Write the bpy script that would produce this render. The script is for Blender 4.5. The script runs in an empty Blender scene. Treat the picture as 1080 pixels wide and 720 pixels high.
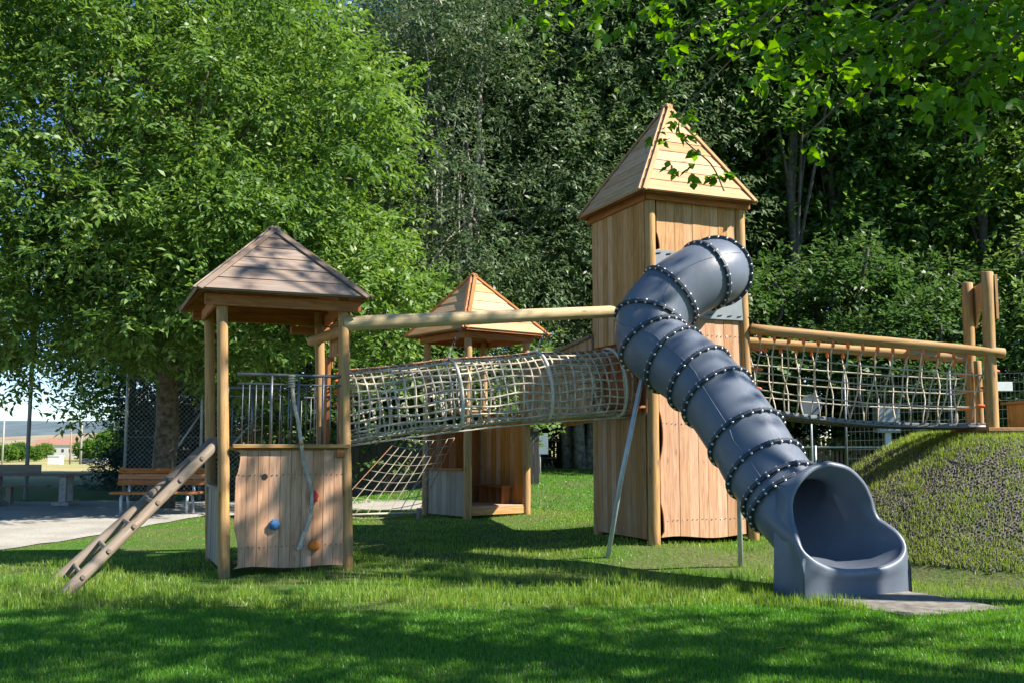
import bpy, math, random
import numpy as np
from mathutils import Vector, Matrix, Quaternion
R = math.radians
rnd = random.Random(7)
rng = np.random.default_rng(11)
SC = bpy.context.scene
COL = SC.collection
V = Vector

# ------------------------------------------------------------------ camera, light
EYE = 1.45
PITCH = math.atan(110 / 1050)
cd = bpy.data.cameras.new('camera'); cam = bpy.data.objects.new('camera', cd); COL.objects.link(cam)
cam.location = (0, 0, EYE); cam.rotation_euler = (R(90) + PITCH, 0, 0)
cd.sensor_width = 36; cd.lens = 35.0; cd.clip_end = 12000; cd.clip_start = 0.05
SC.camera = cam
SUN_EL = R(43)
SUN_AZ = V((0.955, -0.297))                      # horizontal direction towards the sun
sun_dir = V((SUN_AZ.x * math.cos(SUN_EL), SUN_AZ.y * math.cos(SUN_EL), math.sin(SUN_EL)))
ld = bpy.data.lights.new('sun', 'SUN'); ld.energy = 5.0; ld.angle = R(0.5); ld.color = (1.0, 0.93, 0.80)
lo = bpy.data.objects.new('sun', ld); COL.objects.link(lo); lo.location = (20, -6, 30)
lo.rotation_euler = sun_dir.to_track_quat('Z', 'Y').to_euler()
w = bpy.data.worlds.new('World'); SC.world = w; w.use_nodes = True
nt = w.node_tree; sky = nt.nodes.new('ShaderNodeTexSky'); sky.sky_type = 'NISHITA'; sky.sun_disc = False
sky.sun_elevation = SUN_EL; sky.sun_rotation = math.atan2(SUN_AZ.x, SUN_AZ.y)
sky.air_density = 1.0; sky.dust_density = 0.0; sky.ozone_density = 4.0; sky.altitude = 1800
bg = nt.nodes['Background']; hsv = nt.nodes.new('ShaderNodeHueSaturation'); hsv.inputs['Saturation'].default_value = 1.12; hsv.inputs['Value'].default_value = 0.8
nt.links.new(sky.outputs[0], hsv.inputs['Color']); nt.links.new(hsv.outputs[0], bg.inputs[0]); bg.inputs[1].default_value = 0.115
SC.view_settings.view_transform = 'Standard'; SC.view_settings.look = 'None'
SC.view_settings.exposure = 1.22; SC.view_settings.gamma = 1
cy = SC.cycles
cy.max_bounces = 7; cy.diffuse_bounces = 2; cy.glossy_bounces = 3; cy.transmission_bounces = 4; cy.transparent_max_bounces = 8
cy.caustics_reflective = False; cy.caustics_refractive = False
cy.use_denoising = True
try:
    cy.denoiser = 'OPENIMAGEDENOISE'; cy.denoising_input_passes = 'RGB_ALBEDO_NORMAL'
except Exception:
    pass

# ------------------------------------------------------------------ terrain
def ss(a, b, x):
    t = np.clip((np.asarray(x, float) - a) / (b - a), 0, 1)
    return t * t * (3 - 2 * t)
def terr(x, y):
    x = np.asarray(x, float); y = np.asarray(y, float)
    z = 0.15 * ss(12, 17, y) * ss(-5.5, -3, x)
    z = z + 0.13 * ss(0.2, 1.6, x) * ss(11.9, 13.2, y) * (1 - ss(15, 19, y))
    z = z + 0.55 * ss(20, 33, y) * ss(-4.5, -0.5, x)
    z = z - 3.4 * ss(45, 300, y) * ss(10, -10, x) + 1.5 * ss(40, 80, y) * ss(0, 20, x)
    z = z + 0.02 * np.sin(x * 0.9 + 1.3) * np.sin(y * 0.7) + 0.012 * np.sin(x * 2.3 + y * 1.7)
    # mound under the gate
    dx = np.maximum(np.maximum((6.35 - x) / 2.55, (x - 10.5) / 3.0), 0)
    dy = np.maximum(np.maximum((13.15 - y) / 2.9, (y - 15.0) / 2.5), 0)
    r = np.sqrt(dx * dx + dy * dy)
    m = 1 - np.clip(r, 0, 1.15) / 1.15
    m = m * m * (3 - 2 * m)
    m = 0.45 * m + 0.55 * np.clip(1.12 * (1 - r), 0, 1) ** 0.9
    near = ss(0.0, 1.0, r)
    z = z * (1 - 0.4 * m) + 1.47 * m + 0.05 * m * np.sin(x * 3.1 + y) * near + .03 * m * np.sin(x * 5.3 - y * 3.7) * near
    return z
def tz(x, y): return float(terr(x, y))

# ------------------------------------------------------------------ materials
def new_mat(name):
    m = bpy.data.materials.new(name); m.use_nodes = True
    n = m.node_tree.nodes; b = n['Principled BSDF']
    return m, m.node_tree, b
def N(t, typ, **kw):
    n = t.nodes.new(typ)
    for k, v in kw.items():
        if k in n.bl_rna.properties: setattr(n, k, v)
        else: n.inputs[k].default_value = v
    return n
def ramp(t, fac, stops):
    r = t.nodes.new('ShaderNodeValToRGB'); e = r.color_ramp.elements
    while len(e) < len(stops): e.new(0.5)
    for el, (p, c) in zip(e, stops):
        el.position = p; el.color = (*c, 1) if len(c) == 3 else c
    t.links.new(fac, r.inputs[0]); return r.outputs[0]
def mixc(t, fac, a, b, mode='MIX'):
    m = t.nodes.new('ShaderNodeMix'); m.data_type = 'RGBA'; m.blend_type = mode
    for s, v in ((m.inputs[0], fac), (m.inputs[6], a), (m.inputs[7], b)):
        if hasattr(v, 'is_output'): t.links.new(v, s)
        elif isinstance(v, (int, float)): s.default_value = v
        else: s.default_value = (*v, 1)
    return m.outputs[2]
def mathn(t, op, a, b=0.0):
    m = t.nodes.new('ShaderNodeMath'); m.operation = op
    for s, v in ((m.inputs[0], a), (m.inputs[1], b)):
        if hasattr(v, 'is_output'): t.links.new(v, s)
        else: s.default_value = v
    return m.outputs[0]
def bump(t, b, h, strength, dist):
    n = t.nodes.new('ShaderNodeBump'); n.inputs['Strength'].default_value = strength; n.inputs['Distance'].default_value = dist
    t.links.new(h, n.inputs['Height']); t.links.new(n.outputs[0], b.inputs['Normal'])

def wood(name, light, dark, grey=(0.30, 0.27, 0.24), weather=0.25, knots=0.6, rough=0.7, var=0.16, cracks=0.0):
    m, t, b = new_mat(name)
    uv = N(t, 'ShaderNodeUVMap'); geo = N(t, 'ShaderNodeNewGeometry'); L = t.links.new
    off = N(t, 'ShaderNodeVectorMath', operation='SCALE'); comb = N(t, 'ShaderNodeCombineXYZ')
    L(geo.outputs['Random Per Island'], comb.inputs[0]); L(geo.outputs['Random Per Island'], comb.inputs[1])
    L(comb.outputs[0], off.inputs[0]); off.inputs['Scale'].default_value = 61.0
    add = N(t, 'ShaderNodeVectorMath', operation='ADD'); L(uv.outputs[0], add.inputs[0]); L(off.outputs[0], add.inputs[1])
    mp = N(t, 'ShaderNodeMapping'); mp.inputs['Scale'].default_value = (1.3, 18, 1); L(add.outputs[0], mp.inputs[0])
    n1 = N(t, 'ShaderNodeTexNoise', Scale=1.6, Detail=7.0, Roughness=0.62, Distortion=1.1); L(mp.outputs[0], n1.inputs['Vector'])
    c = ramp(t, n1.outputs[0], [(0.34, dark), (0.5, tuple((a + d) / 2 for a, d in zip(light, dark))), (0.64, light)])
    # knots
    mk = N(t, 'ShaderNodeMapping'); mk.inputs['Scale'].default_value = (2.2, 6.5, 1); L(add.outputs[0], mk.inputs[0])
    vo = N(t, 'ShaderNodeTexVoronoi', Scale=1.0, Randomness=1.0); L(mk.outputs[0], vo.inputs['Vector'])
    kf = ramp(t, vo.outputs['Distance'], [(0.05, (1, 1, 1)), (0.14, (0, 0, 0))])
    c = mixc(t, mathn(t, 'MULTIPLY', kf, knots), c, tuple(0.45 * d for d in dark))
    # weathering in broad patches
    co = N(t, 'ShaderNodeTexCoord')
    n2 = N(t, 'ShaderNodeTexNoise', Scale=1.7, Detail=4.0, Roughness=0.65); L(co.outputs['Object'], n2.inputs['Vector'])
    wf = ramp(t, n2.outputs[0], [(0.35, (0, 0, 0)), (0.75, (1, 1, 1))])
    c = mixc(t, mathn(t, 'MULTIPLY', wf, weather), c, grey)
    # streaks of dirt and drying cracks along the grain
    ms = N(t, 'ShaderNodeMapping'); ms.inputs['Scale'].default_value = (0.55, 9, 1); L(add.outputs[0], ms.inputs[0])
    n4 = N(t, 'ShaderNodeTexNoise', Scale=1.3, Detail=5.0, Roughness=0.6); L(ms.outputs[0], n4.inputs['Vector'])
    c = mixc(t, ramp(t, n4.outputs[0], [(0.56, (0, 0, 0)), (0.78, (.55, .55, .55))]), c, tuple(0.5 * d + .02 for d in dark))
    if cracks:
        mc = N(t, 'ShaderNodeMapping'); mc.inputs['Scale'].default_value = (0.8, 30, 1); L(add.outputs[0], mc.inputs[0])
        n5 = N(t, 'ShaderNodeTexNoise', Scale=1.0, Detail=3.0, Roughness=0.5); L(mc.outputs[0], n5.inputs['Vector'])
        c = mixc(t, mathn(t, 'MULTIPLY', ramp(t, n5.outputs[0], [(0.66, (0, 0, 0)), (0.70, (1, 1, 1))]), cracks), c, tuple(0.22 * d for d in dark))
    hs = N(t, 'ShaderNodeHueSaturation'); L(c, hs.inputs['Color'])
    L(mathn(t, 'ADD', mathn(t, 'MULTIPLY', geo.outputs['Random Per Island'], 2 * var), 1 - var), hs.inputs['Value'])
    L(mathn(t, 'ADD', mathn(t, 'MULTIPLY', geo.outputs['Random Per Island'], -0.24), 1.12), hs.inputs['Saturation'])
    L(hs.outputs[0], b.inputs['Base Color']); b.inputs['Roughness'].default_value = rough
    b.inputs['Specular IOR Level'].default_value = 0.3
    bump(t, b, n1.outputs[0], 0.35, 0.006)
    return m

def plain(name, col, rough=0.5, metal=0.0, noise=0.12, scale=9.0, bmp=0.0, spec=0.5):
    m, t, b = new_mat(name); L = t.links.new
    co = N(t, 'ShaderNodeTexCoord'); n = N(t, 'ShaderNodeTexNoise', Scale=scale, Detail=5.0, Roughness=0.6); L(co.outputs['Object'], n.inputs['Vector'])
    c = ramp(t, n.outputs[0], [(0.3, tuple(x * (1 - noise * 1.6) for x in col)), (0.7, tuple(min(1, x * (1 + noise)) for x in col))])
    L(c, b.inputs['Base Color']); b.inputs['Roughness'].default_value = rough; b.inputs['Metallic'].default_value = metal
    b.inputs['Specular IOR Level'].default_value = spec
    if bmp: bump(t, b, n.outputs[0], 0.5, bmp)
    return m

def leafmat(name, c1, c2, c3=None, trans=0.35, rough=0.42, tcol=None, spec=0.5, vary=0.0):
    m, t, b = new_mat(name); L = t.links.new
    geo = N(t, 'ShaderNodeNewGeometry'); co = N(t, 'ShaderNodeTexCoord')
    n = N(t, 'ShaderNodeTexNoise', Scale=0.55, Detail=2.0); L(co.outputs['Object'], n.inputs['Vector'])
    f = mathn(t, 'ADD', mathn(t, 'MULTIPLY', geo.outputs['Random Per Island'], 0.6), mathn(t, 'MULTIPLY', n.outputs[0], 0.55))
    stops = [(0.2, c1), (0.75, c2)]
    if c3: stops.append((0.97, c3))
    c = ramp(t, f, stops)
    oi = N(t, 'ShaderNodeObjectInfo'); hv = N(t, 'ShaderNodeHueSaturation'); L(c, hv.inputs['Color'])
    L(mathn(t, 'ADD', mathn(t, 'MULTIPLY', oi.outputs['Random'], vary), 1 - vary * .45), hv.inputs['Value'])
    L(mathn(t, 'ADD', mathn(t, 'MULTIPLY', oi.outputs['Random'], -.05 * vary), .5 + .02 * vary), hv.inputs['Hue']); c = hv.outputs[0]
    L(c, b.inputs['Base Color']); b.inputs['Roughness'].default_value = rough; b.inputs['Specular IOR Level'].default_value = spec
    tr = N(t, 'ShaderNodeBsdfTranslucent')
    hs = N(t, 'ShaderNodeHueSaturation'); hs.inputs['Hue'].default_value = 0.485; hs.inputs['Saturation'].default_value = 1.15; hs.inputs['Value'].default_value = 1.7
    L(c, hs.inputs['Color']); L(hs.outputs[0], tr.inputs['Color'])
    mx = N(t, 'ShaderNodeMixShader'); mx.inputs[0].default_value = trans
    L(b.outputs[0], mx.inputs[1]); L(tr.outputs[0], mx.inputs[2])
    L(mx.outputs[0], t.nodes['Material Output'].inputs[0])
    return m

M = {}
M['larch'] = wood('larch', (0.60, 0.335, 0.145), (0.36, 0.175, 0.065), weather=0.14, var=.2)
M['larch_red'] = wood('larch_red', (0.46, 0.19, 0.068), (0.25, 0.090, 0.030), weather=0.08)
M['larch_dull'] = wood('larch_dull', (0.46, 0.255, 0.115), (0.27, 0.135, 0.058), weather=0.28, var=.2)
M['panel_pink'] = wood('panel_pink', (0.62, 0.36, 0.215), (0.40, 0.20, 0.11), grey=(0.30, 0.25, 0.21), weather=0.25, var=.2)
M['roof_grey'] = wood('roof_grey', (0.29, 0.205, 0.15), (0.165, 0.112, 0.085), grey=(0.23, 0.205, 0.19), weather=0.6, var=.2)
M['roof_new'] = wood('roof_new', (0.58, 0.355, 0.18), (0.38, 0.205, 0.092), weather=0.22, var=0.15)
M['log'] = wood('log', (0.52, 0.30, 0.10), (0.29, 0.15, 0.048), weather=0.3, knots=0.85, cracks=.75)
M['log_pale'] = wood('log_pale', (0.60, 0.465, 0.26), (0.40, 0.28, 0.14), weather=0.3, knots=0.75, cracks=.75)
M['log_grey'] = wood('log_grey', (0.27, 0.205, 0.15), (0.155, 0.115, 0.082), grey=(0.2, 0.175, 0.155), weather=0.6, knots=0.7, cracks=.75)
M['grey_board'] = wood('grey_board', (0.35, 0.295, 0.225), (0.22, 0.18, 0.135), weather=0.7)
M['bench_wood'] = wood('bench_wood', (0.46, 0.20, 0.075), (0.30, 0.11, 0.035), weather=0.15)
M['dark_board'] = wood('dark_board', (0.055, 0.050, 0.048), (0.03, 0.028, 0.027), grey=(0.07, 0.065, 0.06), weather=0.3)
M['picket'] = wood('picket', (0.34, 0.24, 0.12), (0.2, 0.135, 0.065), weather=0.5)
M['galv'] = plain('galvanised', (0.46, 0.49, 0.53), 0.45, 0.35, 0.12, 14)
M['dark_steel'] = plain('dark_steel', (0.17, 0.18, 0.20), 0.45, 0.6, 0.15, 14)
def plastic():
    m, t, b = new_mat('slide_plastic'); L = t.links.new; co = N(t, 'ShaderNodeTexCoord')
    n = N(t, 'ShaderNodeTexNoise', Scale=1.6, Detail=6.0, Roughness=0.65); L(co.outputs['Object'], n.inputs['Vector'])
    mp = N(t, 'ShaderNodeMapping'); mp.inputs['Scale'].default_value = (6, 1.2, 1.2); mp.inputs['Rotation'].default_value = (.6, .3, .4); L(co.outputs['Object'], mp.inputs[0])
    n2 = N(t, 'ShaderNodeTexNoise', Scale=9.0, Detail=8.0, Roughness=0.8); L(mp.outputs[0], n2.inputs['Vector'])
    c = ramp(t, n.outputs[0], [(0.3, (0.096, 0.117, 0.160)), (0.7, (0.132, 0.156, 0.205))])
    d = ramp(t, n2.outputs[0], [(0.54, (0, 0, 0)), (0.74, (.5, .5, .5))])
    c = mixc(t, d, c, (0.20, 0.20, 0.205)); L(c, b.inputs['Base Color'])
    L(ramp(t, n2.outputs[0], [(0.35, (.33, .33, .33)), (0.7, (.52, .52, .52))]), b.inputs['Roughness'])
    bump(t, b, n.outputs[0], .3, .004)
    return m
M['slide'] = plastic()
M['slide_dark'] = plain('slide_flange', (0.040, 0.052, 0.078), 0.5, 0.0, 0.15, 8)
M['bolt'] = plain('zinc_bolt', (0.66, 0.68, 0.70), 0.35, 0.7, 0.1, 30)
M['rope'] = plain('rope', (0.55, 0.49, 0.39), 0.85, 0, 0.32, 7, 0.002)
M['rope_white'] = plain('hoop_white', (0.64, 0.60, 0.53), 0.7, 0, 0.2, 40, 0.002)
M['rope_red'] = plain('rope_reddish', (0.34, 0.165, 0.085), 0.85, 0, 0.3, 60, 0.002)
M['orange'] = plain('orange_clamp', (0.72, 0.17, 0.035), 0.45, 0, 0.1, 20)
M['red_hold'] = plain('red_hold', (0.62, 0.06, 0.06), 0.75, 0, 0.1, 12, 0.003, .2)
M['blue_hold'] = plain('blue_hold', (0.05, 0.16, 0.36), 0.75, 0, 0.1, 12, 0.003, .2)
M['orange_hold'] = plain('orange_hold', (0.70, 0.20, 0.04), 0.75, 0, 0.1, 12, 0.003, .2)
M['black'] = plain('black_rubber', (0.02, 0.02, 0.022), 0.6, 0, 0.2, 20)
M['deck'] = plain('bridge_deck_rubber', (0.19, 0.20, 0.22), 0.6, 0, 0.18, 22, 0.003)
M['pad'] = plain('pad_rubber', (0.20, 0.18, 0.155), 0.9, 0, 0.4, 6, 0.004)
M['white'] = plain('white_paint', (0.78, 0.78, 0.76), 0.4, 0, 0.05, 5)
M['sign_blue'] = plain('sign_back', (0.30, 0.38, 0.50), 0.45, 0.2, 0.08, 5)
M['cab_grey'] = plain('cabinet_grey', (0.22, 0.25, 0.28), 0.5, 0.1, 0.1, 5)
M['concrete'] = plain('concrete', (0.40, 0.385, 0.36), 0.85, 0, 0.2, 14, 0.004)
M['bark'] = plain('bark', (0.145, 0.12, 0.085), 0.9, 0, 0.5, 9, 0.04)
M['bark_grey'] = plain('bark_grey', (0.29, 0.27, 0.235), 0.9, 0, 0.45, 8, 0.03)
M['bark_dark'] = plain('bark_dark', (0.10, 0.085, 0.07), 0.9, 0, 0.4, 8, 0.03)
M['car_white'] = plain('car_white', (0.75, 0.76, 0.77), 0.3, 0, 0.02, 3)
M['car_dark'] = plain('car_dark', (0.05, 0.06, 0.08), 0.3, 0, 0.02, 3)
M['glass'] = plain('car_glass', (0.03, 0.04, 0.05), 0.12, 0, 0.02, 3)
M['plaster'] = plain('plaster', (0.66, 0.63, 0.58), 0.8, 0, 0.08, 2)
M['tiles'] = plain('roof_tiles', (0.33, 0.17, 0.12), 0.8, 0, 0.2, 3)
M['rubber_mat'] = plain('rubber_mat', (0.115, 0.10, 0.088), 0.85, 0, 0.35, 25, 0.004)
M['leaf_walnut'] = leafmat('leaf_walnut', (0.050, 0.115, 0.026), (0.135, 0.240, 0.050), (0.27, 0.355, 0.125), 0.38, 0.45, spec=.35)
M['leaf_grey'] = leafmat('leaf_grey', (0.058, 0.105, 0.045), (0.12, 0.18, 0.082), (0.23, 0.28, 0.17), 0.28, 0.45, spec=0.35, vary=.3)
M['leaf_dark'] = leafmat('leaf_dark', (0.056, 0.122, 0.032), (0.120, 0.222, 0.052), (0.24, 0.34, 0.11), 0.38, 0.5, spec=0.3, vary=.5)
M['leaf_mid'] = leafmat('leaf_mid', (0.052, 0.125, 0.022), (0.115, 0.230, 0.036), (0.22, 0.33, 0.07), 0.42, 0.5, spec=0.3, vary=.5)
M['leaf_linden'] = leafmat('leaf_linden', (0.055, 0.145, 0.018), (0.115, 0.255, 0.028), (0.19, 0.33, 0.04), 0.5, 0.45, spec=.3)
M['needle'] = leafmat('needle', (0.014, 0.038, 0.020), (0.028, 0.062, 0.030), None, 0.12, 0.5)
M['grass_long'] = leafmat('grass_long', (0.105, 0.215, 0.022), (0.205, 0.325, 0.045), (0.40, 0.40, 0.16), 0.38, 0.45)
M['grass_short'] = leafmat('grass_short', (0.052, 0.180, 0.016), (0.108, 0.285, 0.028), (0.20, 0.35, 0.055), 0.38, 0.42)
M['grass_mound'] = leafmat('grass_mound', (0.13, 0.215, 0.03), (0.25, 0.34, 0.06), (0.40, 0.42, 0.16), 0.38, 0.5)

def ground_mat():
    m, t, b = new_mat('ground'); L = t.links.new
    co = N(t, 'ShaderNodeTexCoord'); sep = N(t, 'ShaderNodeSeparateXYZ'); L(co.outputs['Object'], sep.inputs[0])
    n1 = N(t, 'ShaderNodeTexNoise', Scale=22.0, Detail=6.0, Roughness=0.7); L(co.outputs['Object'], n1.inputs['Vector'])
    n2 = N(t, 'ShaderNodeTexNoise', Scale=0.7, Detail=4.0); L(co.outputs['Object'], n2.inputs['Vector'])
    g = ramp(t, n1.outputs[0], [(0.3, (0.030, 0.075, 0.012)), (0.55, (0.062, 0.150, 0.020)), (0.75, (0.115, 0.165, 0.045))])
    soil = ramp(t, n1.outputs[0], [(0.35, (0.085, 0.066, 0.042)), (0.7, (0.20, 0.165, 0.105))])
    f = ramp(t, n2.outputs[0], [(0.40, (0, 0, 0)), (0.62, (1, 1, 1))])
    c = mixc(t, mathn(t, 'MULTIPLY', f, 0.6), g, soil)
    # dry mown field in the distance
    fy = ramp(t, mathn(t, 'MULTIPLY', sep.outputs[1], 1 / 200), [(0.17, (0, 0, 0)), (0.24, (1, 1, 1))])
    n3 = N(t, 'ShaderNodeTexNoise', Scale=0.06, Detail=5.0); L(co.outputs['Object'], n3.inputs['Vector'])
    dry = ramp(t, n3.outputs[0], [(0.38, (0.16, 0.21, 0.06)), (0.52, (0.36, 0.31, 0.15))])
    c = mixc(t, fy, c, dry)
    L(c, b.inputs['Base Color']); b.inputs['Roughness'].default_value = 0.95; b.inputs['Specular IOR Level'].default_value = 0.1
    bump(t, b, n1.outputs[0], 0.8, 0.03)
    return m
M['ground'] = ground_mat()
def gravel_mat():
    m, t, b = new_mat('gravel'); L = t.links.new
    co = N(t, 'ShaderNodeTexCoord')
    v = N(t, 'ShaderNodeTexVoronoi', Scale=60.0); L(co.outputs['Object'], v.inputs['Vector'])
    n = N(t, 'ShaderNodeTexNoise', Scale=1.2, Detail=6.0); L(co.outputs['Object'], n.inputs['Vector'])
    c1 = ramp(t, v.outputs['Color'], [(0.1, (0.26, 0.245, 0.22)), (0.9, (0.46, 0.44, 0.40))])
    c = mixc(t, ramp(t, n.outputs[0], [(0.4, (0, 0, 0)), (0.7, (0.7, 0.7, 0.7))]), c1, (0.24, 0.22, 0.19))
    L(c, b.inputs['Base Color']); b.inputs['Roughness'].default_value = 0.95
    bump(t, b, v.outputs['Distance'], 0.6, 0.01)
    return m
M['gravel'] = gravel_mat()

# ------------------------------------------------------------------ objects
def props(o, label=None, cat=None, group=None, kind=None):
    if label: o['label'] = label
    if cat: o['category'] = cat
    if group: o['group'] = group
    if kind: o['kind'] = kind
    return o
def thing(name, loc, label, cat, rz=0.0, group=None):
    o = bpy.data.objects.new(name, None); COL.objects.link(o); o.empty_display_size = 0.2
    o.location = loc; o.rotation_euler = (0, 0, rz)
    o['_m'] = 1; del o['_m']
    return props(o, label, cat, group)
def mat_of(o):
    m = Matrix.Translation(o.location) @ o.rotation_euler.to_matrix().to_4x4()
    return (mat_of(o.parent) @ m) if o.parent else m
def raw_mesh(name, verts, faces_flat, sizes, mat, smooth=False, uvs=None):
    """fast mesh from numpy arrays: verts (n,3), faces_flat loop->vertex, sizes per face"""
    me = bpy.data.meshes.new(name)
    verts = np.asarray(verts, np.float32); lf = np.asarray(faces_flat, np.int32); sz = np.asarray(sizes, np.int32)
    me.vertices.add(len(verts)); me.vertices.foreach_set('co', verts.ravel())
    me.loops.add(len(lf)); me.loops.foreach_set('vertex_index', lf)
    me.polygons.add(len(sz))
    st = np.zeros(len(sz), np.int32); st[1:] = np.cumsum(sz)[:-1]
    me.polygons.foreach_set('loop_start', st); me.polygons.foreach_set('loop_total', sz)
    if smooth: me.polygons.foreach_set('use_smooth', np.ones(len(sz), bool))
    if uvs is not None:
        ul = me.uv_layers.new(name='UVMap'); ul.data.foreach_set('uv', np.asarray(uvs, np.float32).ravel())
    me.update(calc_edges=True); me.validate()
    me.materials.append(mat)
    return me
def link(name, me, parent=None, loc=(0, 0, 0)):
    o = bpy.data.objects.new(name, me); COL.objects.link(o); o.location = loc
    if parent is not None: o.parent = parent
    return o

class MB:
    """collects shapes in a working frame; build() links them as one mesh object"""
    def __init__(self, frame=None):
        self.v = []; self.f = []; self.u = []; self.sm = []; self.fr = frame
    def _add(self, vs, fs, us, smooth=False):
        b = len(self.v)
        self.v += [V(p) for p in vs]
        for f, u in zip(fs, us):
            self.f.append([b + i for i in f]); self.u.append(u); self.sm.append(smooth)
    def box(self, c, size, rot=None, ch=0.006, long=None, jit=0.0):
        """chamfered box; UV u runs along its longest side"""
        hx, hy, hz = (s / 2 for s in size); ch = min(ch, hx * .45, hy * .45, hz * .45)
        Q = rot if rot is not None else Matrix.Identity(3)
        c = V(c)
        ax = long if long is not None else max(range(3), key=lambda i: size[i])
        vs = []; idx = {}
        for sx in (-1, 1):
            for sy in (-1, 1):
                for sz in (-1, 1):
                    for k in range(3):
                        h = [hx - ch, hy - ch, hz - ch]; h[k] += ch
                        idx[(sx, sy, sz, k)] = len(vs); vs.append(V((sx * h[0], sy * h[1], sz * h[2])))
        fs = []
        for k in range(3):
            a, b_ = [(1, 2), (2, 0), (0, 1)][k]
            for s in (-1, 1):
                q = []
                for (p, r) in ((-1, -1), (1, -1), (1, 1), (-1, 1)):
                    t = [0, 0, 0]; t[k] = s; t[a] = p; t[b_] = r; q.append(idx[(*t, k)])
                fs.append(q if s > 0 else q[::-1])
        for k in range(3):
            a, b_ = (k + 1) % 3, (k + 2) % 3
            for sa in (-1, 1):
                for sb in (-1, 1):
                    t0 = [0, 0, 0]; t0[k] = -1; t0[a] = sa; t0[b_] = sb; t1 = list(t0); t1[k] = 1
                    q = [idx[(*t0, a)], idx[(*t1, a)], idx[(*t1, b_)], idx[(*t0, b_)]]
                    fs.append(q if sa * sb < 0 else q[::-1])
        for sx in (-1, 1):
            for sy in (-1, 1):
                for sz in (-1, 1):
                    q = [idx[(sx, sy, sz, k)] for k in range(3)]
                    fs.append(q if sx * sy * sz > 0 else q[::-1])
        o1, o2 = (ax + 1) % 3, (ax + 2) % 3
        us = [[(vs[i][ax], vs[i][o1] + vs[i][o2] * 0.83) for i in f] for f in fs]
        self._add([Q @ p + c for p in vs], fs, us)
    def beam(self, p0, p1, w, h, up=V((0, 0, 1)), ch=0.006):
        p0, p1 = V(p0), V(p1); d = p1 - p0; L = d.length; x = d.normalized()
        y = V(up).cross(x)
        if y.length < 1e-5: y = V((0, 1, 0)).cross(x)
        y.normalize(); z = x.cross(y)
        self.box((p0 + p1) / 2, (L, w, h), Matrix((x, y, z)).transposed(), ch, 0)
    def tube(self, pts, rad, seg=10, cap=True, smooth=True, wob=0.0, seed=0, closed=False, roundcap=0.0):
        pts = [V(p) for p in pts]; n = len(pts)
        if not hasattr(rad, '__len__'): rad = [rad] * n
        rad = list(rad)
        if roundcap and not closed:
            d0 = (pts[0] - pts[1]).normalized(); d1 = (pts[-1] - pts[-2]).normalized()
            pts = [pts[0] + d0 * roundcap] + pts + [pts[-1] + d1 * roundcap]
            rad = [rad[0] - roundcap] + rad + [rad[-1] - roundcap]; n += 2
        T = []
        for i in range(n):
            if closed: T.append((pts[(i + 1) % n] - pts[i - 1]).normalized())
            else: T.append((pts[min(i + 1, n - 1)] - pts[max(i - 1, 0)]).normalized())
        a = T[0].orthogonal().normalized()
        rr = random.Random(seed + n)
        vs = []; ln = 0; uvv = []
        for i in range(n):
            if i: 
                a = (a - T[i] * a.dot(T[i])).normalized(); ln += (pts[i] - pts[i - 1]).length
            b = T[i].cross(a)
            for k in range(seg):
                an = 2 * math.pi * k / seg
                r = rad[i] * (1 + wob * (rr.random() - .5))
                vs.append(pts[i] + (a * math.cos(an) + b * math.sin(an)) * r)
            uvv.append(ln)
        fs = []; us = []; rm = max(rad)
        rows = n if closed else n - 1
        for i in range(rows):
            j = (i + 1) % n
            for k in range(seg):
                k2 = (k + 1) % seg
                fs.append([i * seg + k, i * seg + k2, j * seg + k2, j * seg + k])
                w0, w1 = 2 * math.pi * rm * k / seg, 2 * math.pi * rm * (k + 1) / seg
                us.append([(uvv[i], w0), (uvv[i], w1), (uvv[j], w1), (uvv[j], w0)])
        self._add(vs, fs, us, smooth)
        if cap and not closed:
            b0 = len(self.v) - len(vs)
            for row, rev in ((0, True), (n - 1, False)):
                f = [b0 + row * seg + k for k in range(seg)]
                if rev: f = f[::-1]
                self.f.append(f); self.sm.append(False)
                self.u.append([(math.cos(2 * math.pi * k / seg) * rm * .2, math.sin(2 * math.pi * k / seg) * rm) for k in range(seg)])
    def log(self, p0, p1, r0, r1=None, seg=16, seed=0, bend=0.0):
        r1 = r1 or r0; p0, p1 = V(p0), V(p1); n = max(3, int((p1 - p0).length / .25)); rr = random.Random(seed)
        s = (p1 - p0).cross(V((0, 0, 1))); s = s.normalized() if s.length > 1e-4 else V((1, 0, 0))
        pts = [p0.lerp(p1, i / n) + s * (bend * math.sin(math.pi * i / n)) + V(((rr.random() - .5) * .005, (rr.random() - .5) * .005, 0)) for i in range(n + 1)]
        rad = [(r0 + (r1 - r0) * i / n) * (1 + (rr.random() - .5) * .04) for i in range(n + 1)]
        self.tube(pts, rad, seg, wob=0.012, seed=seed, roundcap=min(r0, r1) * .14)
    def prism(self, poly, origin, ex, ey, ez, th):
        """flat outline (list of 2D) in plane ex,ey, extruded by th along ez; u along ey"""
        o, ex, ey, ez = V(origin), V(ex), V(ey), V(ez); n = len(poly)
        vs = [o + ex * x + ey * y for x, y in poly] + [o + ex * x + ey * y + ez * th for x, y in poly]
        fl = (ex.cross(ey)).dot(ez) > 0
        top = list(range(n, 2 * n)); bot = list(range(n))[::-1]
        if not fl: top = top[::-1]; bot = bot[::-1]
        fs = [top, bot]; us = []
        for f in fs: us.append([(poly[i % n][1], poly[i % n][0]) for i in f])
        for i in range(n):
            j = (i + 1) % n; q = [i, j, n + j, n + i]
            if not fl: q = q[::-1]
            fs.append(q); us.append([(poly[k % n][1], poly[k % n][0] + (th if k >= n else 0)) for k in q])
        self._add(vs, fs, us)
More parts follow.
